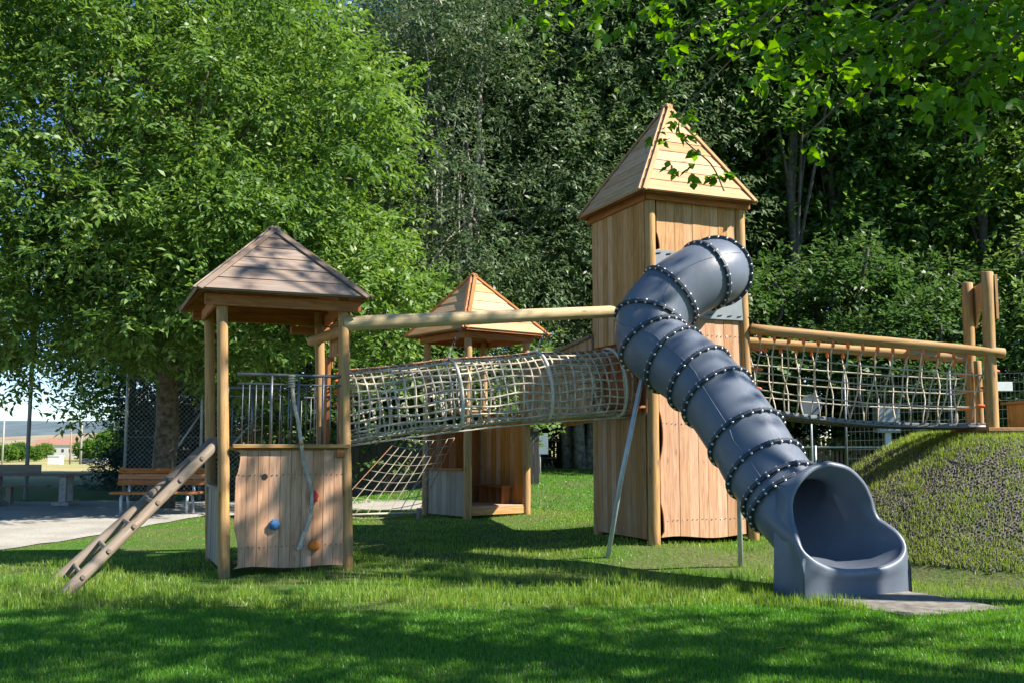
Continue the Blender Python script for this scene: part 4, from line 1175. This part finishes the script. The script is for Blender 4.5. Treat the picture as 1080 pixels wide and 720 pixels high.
def ellipsoid_blobs(seed, n, c, r, br, keep=None, shell=.45, flat=.75):
    g = np.random.default_rng(seed); out = []
    while len(out) < n:
        d = unit(1, g)[0]; q = (shell + (1 - shell) * g.random() ** .6); p = np.array(c) + d * np.array(r) * q
        if keep is not None and not keep(p, g): continue
        b = g.uniform(*br); out.append((*p, b, b, b * flat))
    return out

# --- the big walnut at the left
WT = V((-8.3, 23.6, 0))
def keepw(p, g):
    if p[2] < 3.1 + .35 * max(0, -p[0] - 2.0) * 0 : return False
    if p[0] < -5.6 and 5.5 < p[2] < 8.6 and g.random() < .45: return False
    return True
wb = ellipsoid_blobs(3, 420, (-1.7, -.6, 8.3), (7.6, 5.6, 6.4), (.6, 1.15), keepw, .35, .62)
wb += ellipsoid_blobs(6, 110, (-.2, -3.4, 7.6), (6.4, 3.0, 5.0), (.5, .9), keepw, .6, .6)
wb += ellipsoid_blobs(4, 46, (.9, -2.2, 5.2), (5.3, 3.2, 2.3), (.6, 1.05), lambda p, g: p[2] > 3.2, .55, .7)
wb += ellipsoid_blobs(9, 70, (3.5, -1.8, 4.2), (3.2, 2.6, 2.6), (.5, .9), lambda p, g: p[2] > 2.2 and p[0] > .8, .5, .65)
for (px, py) in ((4, 398), (22, 412), (40, 402), (58, 420), (75, 428), (12, 425), (88, 436), (105, 440), (-10, 410), (34, 385)):
    wb.append(((px - 540) / 1050 * 21 + 8.3, 21 - 23.6, 1.45 + (470 - py) / 1050 * 21, .34, .34, .26))
wb += ellipsoid_blobs(5, 20, (-4.2, -2.2, 4.1), (3.6, 2.0, 1.0), (.45, .8), lambda p, g: p[2] > 3.0, .3, .6)
me_c = crown_mesh('crown', wb, M['leaf_walnut'], 8, 36, 9, .175, .072, .10, .55, .6, .45)
lim = [(.28 + .62 * i / 44, wb[i * 4][:3], .45) for i in range(44)]
me_t = trunk_mb((0, 0, -.2), (.6, .2, 10.5), .30, .10, lim, 5, .25)
me_t = me_t.build('tmp', M['bark']); td = me_t.data; bpy.data.objects.remove(me_t)
tree('walnut_tree', WT, 'big bright green spreading tree behind the small tower and bench', me_c, td)

# --- forest tree kinds
def kind_mesh(seed, h, r, zlow, nb, leafmat_, sprays, per, ll, lw, step, droop, bark, r0, stems=1, br=(.8, 1.5), upn=.7, shell=.55):
    bl = ellipsoid_blobs(seed, nb, (0, 0, (h + zlow) / 2), (r, r, (h - zlow) / 2), br, None, .3 if nb > 200 else .45, .7)
    c = crown_mesh('crown', bl, leafmat_, seed, sprays, per, ll, lw, step, droop, upn, shell)
    m = None
    for s in range(stems):
        an = s * 2.4; off = V((math.cos(an), math.sin(an), 0)) * (.35 if stems > 1 else 0)
        lm = [(.25 + .7 * i / 22, bl[(i * 3 + s * 7) % nb][:3], .5) for i in range(22 if stems == 1 else 10)]
        q = trunk_mb(off + V((0, 0, -.3)), off * 4 + V((0, 0, h * .93)), r0, .05, lm, seed + s, .3)
        if m is None: m = q
        else:
            b = len(m.v); m.v += q.v; m.f += [[i + b for i in f] for f in q.f]; m.u += q.u; m.sm += q.sm
    o = m.build('tmp', bark); t = o.data; bpy.data.objects.remove(o)
    return c, t
K_grey = kind_mesh(21, 17, 4.6, 1.2, 270, M['leaf_grey'], 34, 8, .17, .065, .13, .55, M['bark_grey'], .16, 5, (.8, 1.4))
K_dark = kind_mesh(22, 23, 4.8, 3.0, 150, M['leaf_dark'], 34, 7, .26, .15, .18, .35, M['bark_dark'], .32, 1, (1.0, 1.8))
K_mid = kind_mesh(23, 20, 4.6, 2.0, 150, M['leaf_mid'], 34, 7, .24, .14, .17, .35, M['bark_dark'], .26, 1, (.9, 1.7))
M['leaf_shade'] = leafmat('leaf_shade', (0.050, 0.112, 0.032), (0.100, 0.185, 0.050), (0.26, 0.34, 0.15), 0.34, 0.48, spec=0.35, vary=.6)
K_under = kind_mesh(24, 6.5, 2.6, .4, 70, M['leaf_shade'], 30, 7, .19, .11, .13, .15, M['bark_dark'], .08, 3, (.6, 1.0), 1.1)
K_bush = kind_mesh(25, 3.0, 1.9, .1, 46, M['leaf_dark'], 28, 7, .14, .08, .10, .2, M['bark_dark'], .05, 3, (.4, .75), .9)
def plant(kind, name, x, y, label, rz, sc, group=None, cat='tree'):
    return tree(name, (x, y, tz(x, y) - .05), label, kind[0], kind[1], rz, group, sc, cat)
plant(K_grey, 'multi_stem_tree', -1.9, 29.5, 'grey green tree with drooping leaves directly behind the play hut', 3.4, 1.0)
plant(K_grey, 'multi_stem_tree', 2.3, 33.0, 'tall silvery multi stem tree behind the left side of the tall tower', 2.1, 1.12)
plant(K_grey, 'multi_stem_tree', -6.2, 36.0, 'grey green tree showing past the right edge of the big bright tree', 4.0, 1.05)
FG = 'dark trees of the wood behind the playground'
FL = 'tall dark green tree in the wood behind the playground'
for i, (k, x, y, rz, sc) in enumerate([(K_dark, 5.4, 37, .3, 1.0), (K_dark, 9.8, 35.5, 1.7, 1.05), (K_mid, 14.2, 37.5, 3.0, 1.05), (K_dark, 18.5, 35, 4.1, 1.0),
        (K_dark, 23, 39, 5.2, 1.1), (K_mid, 7.4, 44, 2.2, 1.25), (K_dark, 12, 46, .9, 1.25), (K_mid, 17.5, 45, 5.0, 1.2), (K_dark, 23, 49, 3.3, 1.3), (K_dark, 1.2, 45, 2.7, 1.25), (K_mid, -4.5, 47, 1.2, 1.2), (K_dark, 28.5, 43, .2, 1.2), (K_dark, -11, 50, 4.4, 1.0), (K_mid, 28, 33, 2.0, 1.0)]):
    plant(k, 'forest_tree', x, y, FL, rz, sc, FG)
K_tall = kind_mesh(28, 25, 3.6, 10.5, 110, M['leaf_dark'], 32, 7, .24, .14, .17, .35, M['bark_dark'], .19, 1, (.9, 1.5))
for i, (x, y, rz, sc) in enumerate([(6.3, 33.2, .2, 1.0), (9.3, 32.4, 1.9, 1.05), (11.2, 34.4, 3.7, 1.0), (16.2, 33.6, 5.0, 1.1), (.2, 39.0, 2.4, 1.0)]):
    plant(K_tall, 'slender_tree', x, y, 'tall slender tree with a bare straight trunk at the edge of the wood', rz, sc, 'slender trees at the edge of the wood')
UG, UL = 'young trees at the edge of the wood', 'young leafy tree at the edge of the dark wood'
for i, (x, y, rz, sc) in enumerate([(7.2, 31.0, .5, 1.0), (10.6, 30.5, 2.2, 1.1), (13.6, 31.2, 4.4, 1.0), (16.6, 30.0, 1.1, 1.15), (4.6, 33.5, 3.6, .95), (19.3, 31, 5.1, 1.2), (12.2, 28.9, 5.9, .8), (22.4, 32, 3, 1.1)]):
    plant(K_under, 'young_tree', x, y, UL, rz, sc, UG)
BG_, BL = 'dark bushes behind the fences', 'dark leafy bush behind the low fences'
for i, (x, y, rz, sc) in enumerate([(8.6, 34.6, 0, 1.0), (11.8, 33.0, 2, 1.1), (14.8, 33.2, 4, 1.0), (17.6, 33.0, 1, 1.1), (.4, 36.2, 3, .9), (3.4, 36.0, 5, 1.0), (20.5, 34, 2.6, 1.0), (-2.6, 33.5, 3.3, .9), (-4.6, 30.5, 1.9, .9), (5.9, 35.5, 4.1, 1.0)]):
    plant(K_bush, 'bush', x, y, BL, rz, sc, BG_, 'bush')
for i, (x, y, rz, sc) in enumerate([(-3.9, 27.9, .7, .95), (-1.4, 28.4, 2.9, .9), (-6.0, 28.6, 4.9, 1.0)]):
    plant(K_under, 'young_tree', x, y, ['young leafy tree directly behind the left half of the net tunnel', 'young leafy tree right behind the play hut', 'young leafy tree behind the chain link fence and railing of the small tower'][i], rz, sc)
# big trunk behind the lawn
m = trunk_mb((0, 0, -.3), (-.5, .3, 15), .62, .2, [], 8, .2); o = m.build('tmp', M['bark_dark']); td = o.data; bpy.data.objects.remove(o)
tree('forest_tree', (2.25, 34.6, tz(2.25, 34.6)), 'thick trunked tree standing on the sunny lawn behind the towers', K_dark[0], td, 1.0, None, 1.0)

# dark conifers beyond the fence at the left
def conifer(seed, h, r):
    g = np.random.default_rng(seed); bl = []
    for i in range(26):
        z = .6 + (h - .8) * i / 26; rr_ = r * (1 - i / 27) ** .85
        for k in range(max(3, int(9 * (1 - i / 30)))):
            a = g.uniform(0, 2 * np.pi); q = g.uniform(.5, 1); bl.append((math.cos(a) * rr_ * q, math.sin(a) * rr_ * q, z - .25 * q * rr_ * .5, rr_ * .32 + .15, rr_ * .32 + .15, .16))
    c = crown_mesh('crown', bl, M['needle'], seed, 34, 7, .20, .05, .09, .25, .5, .1)
    m = trunk_mb((0, 0, -.2), (0, 0, h * .97), .2, .02, [], seed, .02); o = m.build('tmp', M['bark_dark']); t = o.data; bpy.data.objects.remove(o)
    return c, t
K_con = conifer(31, 8.5, 2.9)
plant(K_con, 'spruce_tree', -12.4, 36, 'dark spruce beyond the ball fence, partly hidden by the big tree trunk', .3, .85)
plant(K_con, 'spruce_tree', -9.6, 34, 'dark spruce seen through the railing of the small tower', 2.3, 1.05)
plant(K_mid, 'leafy_tree', -15.6, 41, 'dark leafy tree with low branches beside the open field', 4.3, .72)
plant(K_dark, 'leafy_tree', -10.5, 35.5, 'darker leafy tree directly behind the crown of the big bright tree', 1.3, .95)

# --- the linden that overhangs from the right
lb = []
g = np.random.default_rng(77)
TRK = V((8.2, 4.6, 0))
for i in range(145):
    d = unit(1, g)[0]; q = .35 + .65 * g.random() ** .6; p = np.array([7.2, 3.2, 8.0]) + d * np.array([6.0, 3.9, 3.4]) * q; b = g.uniform(.45, 1.05)
    # the crown only shows in the upper right corner of the view
    if p[1] > .5:
        px = 540 + 1050 * p[0] / max(.5, p[1]); py = 470 - 1050 * (p[2] - 1.45) / max(.5, p[1]); rp = 1050 * b / max(.5, p[1])
        if px - rp < 1120 and py + rp > -30: continue
    lb.append((*p, b, b, b * .6))
# boughs that hang into the upper right of the view
boughs = []
for (px, py, dist, b) in [(820, 20, 7.5, .42), (880, 40, 7.2, .45), (940, 30, 7.0, .5), (1000, 30, 6.6, .5), (1060, 20, 6.4, .55), (1110, 60, 6.2, .5), (770, 12, 7.8, .35), (700, -10, 8.0, .38), (720, 25, 8.0, .25),
        (850, 90, 7.6, .28), (810, 60, 7.8, .22), (1030, 80, 6.3, .30), (960, 80, 7.0, .32), (1085, 105, 6.0, .24), (650, -12, 8.4, .30), (590, -20, 8.6, .25), (905, 110, 7.4, .2), (560, -6, 8.6, .16), (745, 60, 7.9, .15), (855, 140, 7.6, .13)]:
    x_ = (px - 540) / 1050 * dist; z_ = 1.45 + (470 - py) / 1050 * dist; b *= .85; boughs.append((x_, dist, z_, b, b, b * .55))
c_me = crown_mesh('crown', [(p[0] - TRK.x, p[1] - TRK.y, *p[2:]) for p in lb], M['leaf_linden'], 41, 20, 8, .115, .085, .085, .35, .8, .3, True)
lt = trunk_mb((0, 0, -.3), (-.4, .2, 10.5), .34, .06, [(.3 + .6 * i / 30, V(lb[i * 7 % len(lb)][:3]) - TRK, .5) for i in range(30)], 13, .2)
for i, bb in enumerate(boughs):
    q = V(bb[:3]) - TRK; a = V((-.3, .1, 5.2 + .1 * i))
    sp_ = spline([a, a.lerp(q, .5) + V((0, 0, .9)), q], 8); lt.tube(sp_, [.05 * (1 - k / len(sp_)) + .005 for k in range(len(sp_))], 6)
# the thin sprig in front of the tall roof
sprig = [V((3.2, 8.1, 6.0)), V((1.75, 7.9, 4.55)), V((1.36, 7.9, 4.05)), V((1.62, 7.9, 3.72)), V((1.72, 7.9, 3.50))]
lt.tube(spline([p - TRK for p in sprig], 8), .006, 5)
o = lt.build('tmp', M['bark']); ltd = o.data; bpy.data.objects.remove(o)
linden = tree('linden_tree', TRK, 'linden with heart shaped leaves overhanging the upper right of the playground', c_me, ltd)
sp_b = []
for (px, py, b) in [(706, 118, .05), (700, 135, .05), (718, 140, .06), (735, 152, .06), (728, 170, .06), (740, 172, .05), (758, 178, .07), (765, 188, .06), (722, 120, .04)]:
    dist = 7.9; sp_b.append(((px - 540) / 1050 * dist - TRK.x, dist - TRK.y, 1.45 + (470 - py) / 1050 * dist, b, b, b))
b_me = crown_mesh('hanging_boughs', [(p[0] - TRK.x, p[1] - TRK.y, *p[2:]) for p in boughs], M['leaf_linden'], 43, 11, 6, .095, .075, .07, .45, .7, .2, True)
link('hanging_boughs', b_me, linden)
sp_me = crown_mesh('sprig_leaves', sp_b, M['leaf_linden'], 44, 2, 4, .085, .066, .04, .5, .5, .3, True, False); so_ = link('sprig_leaves', sp_me, linden)
# second linden further right, only its shade reaches the view
shade = []
g = np.random.default_rng(78)
for i in range(36):
    d = unit(1, g)[0]; q = .2 + .8 * g.random() ** .6; p = d * np.array([5.0, 1.5, 2.4]) * q + np.array([-1.2, .35, 11.8]); p[1] -= .22 * p[0]; b = g.uniform(.28, .62); shade.append((*p, b, b, b * .6))
s2 = crown_mesh('crown', shade, M['leaf_linden'], 45, 13, 8, .12, .09, .085, .35, .8, .3, True)
lt2 = trunk_mb((0, 0, -.3), (0, .2, 14.5), .3, .06, [(.35 + .5 * i / 16, shade[i][:3], .5) for i in range(16)], 14, .2); o = lt2.build('tmp', M['bark']); l2 = o.data; bpy.data.objects.remove(o)
tree('linden_tree', (9.6, 7.8, tz(9.6, 7.8)), 'linden standing outside the right edge, shading the slide with leaf shadows', s2, l2)

# ------------------------------------------------------------------ bench, table, fences, signs
def gz(x, y): return V((x, y, tz(x, y)))
bo_ = gz(-7.5, 21.3); bench = thing('park_bench', bo_, 'orange brown wooden park bench under the big bright tree', 'bench', R(3))
for z, y, nm in ((.46, -.12, 'seat'), (.46, .10, 'seat')):
    pass
m = MB()
for i in range(3): m.box((0, -.2 + i * .15, .46), (1.85, .135, .045))
m.build('seat', M['bench_wood'], bench)
m = MB()
for i in range(3): m.box((0, .26 + .03 * i, .66 + i * .125), (1.85, .035, .112), Matrix.Rotation(R(-12), 3, 'X'))
m.build('backrest', M['bench_wood'], bench)
for x in (-.68, .68):
    m = MB(); m.tube([(x, -.24, -.1), (x, -.25, .36), (x, -.19, .425), (x, .2, .425), (x, .27, .5), (x, .34, .95)], .03, 10); m.tube([(x, .14, .42), (x, .24, .2), (x, .26, -.1)], .03, 10)
    m.build('leg', M['galv'], bench)
to = gz(-11.55, 24.6); table = thing('picnic_table', to, 'grey picnic table on the gravel at the left edge', 'picnic table', R(4))
m = MB()
for i in range(5): m.box((-.35, -.32 + i * .16, .74), (2.9, .15, .05))
m.build('tabletop', M['log_grey'], table)
for x in (-1.1, .62):
    m = MB(); m.box((x, -.18, .35), (.16, .13, .74)); m.box((x, 0, .04), (.4, .75, .1)); m.build('leg', M['concrete'], table); m = MB(); m.box((x, .22, .37), (.16, .13, .70)); m.build('leg', M['concrete'], table)
m = MB(); m.box((-1.1, .95, .44), (1.9, .3, .05)); m.box((-1.1, .95, .2), (.12, .2, .44)); m.build('bench_seat', M['grey_board'], table)
m = MB(); m.box((-1.0, 1.12, .86), (1.15, .05, .22)); m.box((-1.4, 1.12, .5), (.06, .05, .6)); m.build('bench_back', M['grey_board'], table)

cf = thing('chain_link_fence', gz(-8, 27.2), 'tall chain link ball fence with steel posts behind bench and table', 'fence')
fy = 27.2
for x, h in ((-13.15, 8.3), (-10.5, 5.4), (-8.45, 5.2), (-6.2, 5.2), (-3.6, 5.2)):
    m = MB(); m.tube([(x, fy, -.3), (x, fy, h)], .042 if x > -13 else .055, 10); m.build('post', M['galv'], cf, True)
for a, b in (((-9.35, fy, 1.0), (-8.45, fy, 2.4)), ((-7.75, fy, 1.3), (-6.35, fy, 2.9)), ((-9.2, fy, .1), (-8.45, fy, 1.2))):
    m = MB(); m.tube([a, b], .03, 8); m.build('brace', M['galv'], cf, True)
m = MB(); zt = 5.0; x0, x1 = -10.5, -3.6
for z in (.15, 1.7, 3.3, 5.0): m.tube([(x0, fy, z), (x1, fy, z)], .006, 4)
st_ = .13
for i in range(int((x1 - x0 + zt) / st_)):
    c = x0 - zt + i * st_
    for sgn in (1, -1):
        pts_ = []
        a0, a1 = max(x0, c), min(x1, c + zt)
        if a1 <= a0: continue
        za, zb = a0 - c, a1 - c
        if sgn < 0: a0, a1 = x0 + x1 - a0, x0 + x1 - a1
        m.tube([(a0, fy, za + .05), (a1, fy, zb + .05)], .0042, 4, cap=False)
m.build('wire_mesh', M['galv'], cf, True)

# dark low boarded wall behind the climbing net
dw = thing('boarded_wall', gz(-2.3, 27.0), 'low dark boarded wall beyond the climbing net', 'wall')
m = MB()
for i in range(34): m.box((-4.3 + i * .15, 26.8, tz(-4.3 + i * .15, 26.8) + .72), (.145, .03, 1.5))
m.build('boards', M['dark_board'], dw, True)
m = MB(); m.box((-1.8, 26.8, tz(-1.8, 26.8) + 1.5), (5.2, .12, .05)); m.build('cap_board', M['dark_board'], dw, True)

def picket(name, x0, x1, y, label, hh=.95, step=.13):
    t = thing(name, gz((x0 + x1) / 2, y), label, 'fence'); m = MB(); n = int((x1 - x0) / step); rr_ = random.Random(3)
    for i in range(n):
        x = x0 + i * step; z = tz(x, y); h = hh + rr_.uniform(-.04, .04)
        m.prism([(-.045, .05), (.045, .05), (.045, h - .05), (0, h), (-.045, h - .05)], (x, y, z), (1, 0, 0), (0, 0, 1), (0, -1, 0), .02)
    m.build('pickets', M['picket'], t, True)
    m = MB()
    for z in (.3, .75): m.beam((x0, y + .03, tz(x0, y) + z), (x1, y + .03, tz(x1, y) + z), .03, .07)
    m.build('rail', M['picket'], t, True)
    return t
picket('picket_fence', -1.5, 4.6, 35.6, 'low picket fence behind the thick trunk on the back lawn')
picket('picket_fence', 7.0, 21, 29.6, 'brown picket fence beyond the rope bridge and mound', 1.1)
def railing_fence(x0, x1, y, label):
    t = thing('metal_railing', gz((x0 + x1) / 2, y), label, 'railing'); n = int((x1 - x0) / 1.9)
    for i in range(n + 1):
        x = x0 + i * 1.9; m = MB(); m.tube([(x, y, tz(x, y) - .2), (x, y, tz(x, y) + .98)], .034, 10); m.build('post', M['galv'], t, True)
    for z in (.35, .95):
        m = MB(); m.tube([(x0, y, tz(x0, y) + z), (x0 + n * 1.9, y, tz(x0 + n * 1.9, y) + z)], .026, 8); m.build('rail', M['galv'], t, True)
railing_fence(6.4, 17.8, 27.4, 'grey tubular railing in front of the picket fence beyond the bridge')
railing_fence(.2, 4.0, 34.4, 'grey tubular railing beside the thick trunk on the back lawn')
# welded mesh fence right
wf_ = thing('mesh_panel_fence', gz(13, 24.5), 'grey welded mesh fence behind rope bridge and gateway', 'fence')
m = MB(); fy2 = 24.5
for i in range(96): m.tube([(8.2 + i * .11, fy2, tz(8.2 + i * .11, fy2) + .1), (8.2 + i * .11, fy2, 3.25 + .03 * (i - 48) / 10)], .003, 4, cap=False)
for k in range(12): 
    z = .8 + k * .22; m.tube([(8.2, fy2, z - .1), (18.7, fy2, z + .2)], .003, 4, cap=False)
m.build('wire_mesh', M['dark_steel'], wf_, True)
for x in (8.2, 10.8, 13.4, 16.0, 18.6):
    m = MB(); m.tube([(x, fy2 + .04, tz(x, fy2) - .2), (x, fy2 + .04, 3.35)], .03, 8); m.build('post', M['dark_steel'], wf_, True)
def sign_board(name, p, w_, h_, mat, label, post=True, roundp=False):
    p = V(p); t = thing(name, (p.x, p.y, tz(p.x, p.y)), label, 'sign'); m = MB()
    if roundp: m.tube([p + V((0, -.01, 0)), p + V((0, .01, 0))], w_ / 2, 24)
    else: m.box(p, (w_, .02, h_))
    m.build('board', mat, t, True)
    if post: m = MB(); m.tube([(p.x, p.y + .04, tz(p.x, p.y) - .2), (p.x, p.y + .04, p.z + h_ * .4)], .03, 8); m.build('post', M['galv'], t, True)
sign_board('notice_board', (.82, 29.5, 1.52), .48, .62, M['sign_blue'], 'blue grey notice board standing right of the play hut')
sign_board('information_sign', (12.0, 24.3, 2.9), .45, .22, M['white'], 'small white sign on the mesh fence beside the gateway', False)
M_ROUND = .6; M['round_sign'] = plain('round_sign', (0.10, 0.12, 0.15), .6, 0, .1, 5)
sign_board('round_sign', (8.1, 27.0, 2.55), M_ROUND, .6, M['round_sign'], 'round grey traffic sign seen through the rope bridge', True, True)
cb = gz(10.1, 26.9); cab = thing('electrical_cabinet', cb, 'grey electrical cabinet on a post below the rope bridge', 'cabinet')
m = MB(); m.box(cb + V((0, 0, 1.72)), (.62, .3, .72)); bdy = m.build('cabinet_body', M['cab_grey'], cab, True)
m = MB(); m.box(cb + V((0, -.16, 1.72)), (.54, .02, .62)); m.build('cabinet_door', M['cab_grey'], bdy, True)
m = MB(); m.box(cb + V((0, 0, .65)), (.16, .12, 1.5)); m.build('post', M['galv'], cab, True)

# ------------------------------------------------------------------ far field at the left
def car(x, y, mat, label, rz):
    z = tz(x, y); t = thing('parked_car', (x, y, z), label, 'car', rz)
    prof = [(-2.1, .3), (2.1, .3), (2.15, .62), (2.0, .82), (1.15, .95), (.55, 1.42), (-1.1, 1.46), (-1.85, 1.0), (-2.12, .9)]
    m = MB(); m.prism(prof, (0, .85, 0), (1, 0, 0), (0, 0, 1), (0, -1, 0), 1.7); bd = m.build('body', mat, t)
    m = MB(); m.prism([(1.0, .96), (.52, 1.36), (-1.05, 1.38), (-1.6, 1.0)], (0, .86, 0), (1, 0, 0), (0, 0, 1), (0, -1, 0), 1.72); m.build('windows', M['glass'], t)
    for wx in (-1.3, 1.3):
        for wy in (-.82, .82):
            m = MB(); m.tube([(wx, wy - .1, .32), (wx, wy + .1, .32)], .32, 16); m.build('wheel', M['black'], t)
def far_x(px, y): return (px - 540) / 1050 * y
car(far_x(114, 240), 240, M['car_white'], 'white car parked far across the field', .1)
car(far_x(98, 246), 246, M['car_dark'], 'dark car parked far across the field', .05)
car(far_x(128, 252), 252, M['plaster'], 'cream car rightmost of the three parked across the field', .1)
def far_pole(px, y, h, mat, label, arm=False):
    x = far_x(px, y); z = tz(x, y); t = thing('utility_pole', (x, y, z), label, 'pole'); m = MB()
    m.tube([(x, y, z - .5), (x, y, z + h)], [.22, .14], 8); m.build('mast', mat, t, True)
    m = MB(); m.box((x, y, z + h - .6), (1.6 if arm else .5, .12, .14)); m.build('crossarm', mat, t, True)
far_pole(6, 200, 12, M['concrete'], 'pale concrete mast at the far left of the field', True)
far_pole(77, 220, 8.5, M['picket'], 'brown wooden utility pole across the field')
far_pole(88, 150, 6.0, M['bark_grey'], 'short grey wooden pole beside the spruce in the field')
bx2 = V((far_x(62, 110), 110, tz(far_x(62, 110), 110))); wb_ = thing('white_box', bx2, 'small white box standing on the mown field', 'box')
m = MB(); m.box(bx2 + V((0, 0, .45)), (1.3, 1.0, .9)); m.build('box_body', M['white'], wb_, True); m = MB(); m.box(bx2 + V((0, 0, .93)), (1.4, 1.1, .08)); m.build('lid', M['white'], wb_, True)
def house(px, y, w_, d_, h_, label):
    x = far_x(px, y); z = tz(x, y); t = thing('house', (x, y, z), label, 'house'); m = MB()
    m.box((0, 0, h_ / 2 - .5), (w_, d_, h_ + 1)); wl = m.build('wall', M['plaster'], t)
    m = MB(); m.prism([(-d_ / 2 - .4, h_ - .1), (d_ / 2 + .4, h_ - .1), (0, h_ + d_ * .32)], (-w_ / 2 - .4, 0, 0), (0, 1, 0), (0, 0, 1), (1, 0, 0), w_ + .8); m.build('roof', M['tiles'], t)
    for i in range(4): m = MB(); m.box((-w_ * .36 + i * w_ * .24, -d_ / 2 - .02, h_ * .55), (1.0, .06, 1.3)); m.build('window', M['glass'], t)
house(70, 420, 13, 9, 5.5, 'pale house with reddish roof far across the field')
house(55, 450, 10, 9, 5.0, 'smaller pale house left of the reddish roofed house')
K_far = kind_mesh(51, 9, 4.2, .8, 60, M['leaf_mid'], 26, 5, .8, .5, .4, .2, M['bark_dark'], .2, 1, (1.2, 2.0))
for i, (px, y, sc) in enumerate([(12, 300, .9), (24, 310, 1.0), (-10, 300, 1.1), (40, 320, .8), (50, 380, 1.0), (92, 330, 1.1), (104, 320, 1.2), (118, 340, 1.2), (132, 330, 1.2), (145, 340, 1.3), (-30, 320, 1.2), (160, 340, 1.2)]):
    plant(K_far, 'field_tree', far_x(px, y), y, 'round tree in the row far across the field', i * 1.1, sc * (.62 if px < 110 else .85), 'trees across the field')
def hills(name, y, base, amp, mat, seed, x0, x1):
    g_ = np.random.default_rng(seed); xs = np.linspace(x0, x1, 90); prof = base + amp * (np.sin(xs / (180 + y * .05) + seed) * .5 + np.sin(xs / (70 + y * .02) + seed * 2) * .25 + .5)
    v = []; f = []
    for i, x in enumerate(xs):
        for k in range(7):
            t = k / 6; v.append((x, y + (k - 0) * y * .06, -8 + (prof[i] + 8) * math.sin(t * math.pi / 2)))
    for i in range(len(xs) - 1):
        for k in range(6): a = i * 7 + k; f.append((a, a + 7, a + 8, a + 1))
    f = np.array(f); me = raw_mesh(name, v, f.ravel(), np.full(len(f), 4), mat, True); props(link(name, me), kind='structure')
M['hill_dry'] = plain('hill_dry', (0.30, 0.235, 0.15), 1, 0, .25, .03)
M['hill_wood_hazed'] = plain('hill_wooded_hazed', (0.09, 0.13, 0.15), 1, 0, .25, .01)  # woodland colour shifted to blue in place of distance haze
hills('hill', 600, 6, 9, M['hill_dry'], 2, -700, 40)
hills('hill', 2600, 72, 42, M['hill_wood_hazed'], 5, -2600, 400)

# a few fallen leaves and a clod on the lawn
rr = random.Random(3)
for (x, y) in ((.62, 8.35), (-1.2, 7.4), (1.9, 7.2), (2.9, 7.9)):
    m = MB(); r_ = .05; z = tz(x, y) + .045
    m._add([V((x - r_, y, z)), V((x, y - .6 * r_, z + .012)), V((x + r_, y, z + .02)), V((x + .2 * r_, y + .7 * r_, z + .006))], [[0, 1, 2, 3]], [[(0, 0), (1, 0), (1, 1), (0, 1)]])
    o = m.build('fallen_leaf', M['larch_red'], None, origin=(x, y, z)); props(o, 'curled brown fallen leaf lying on the short lawn', 'leaf', 'fallen leaves on the lawn')
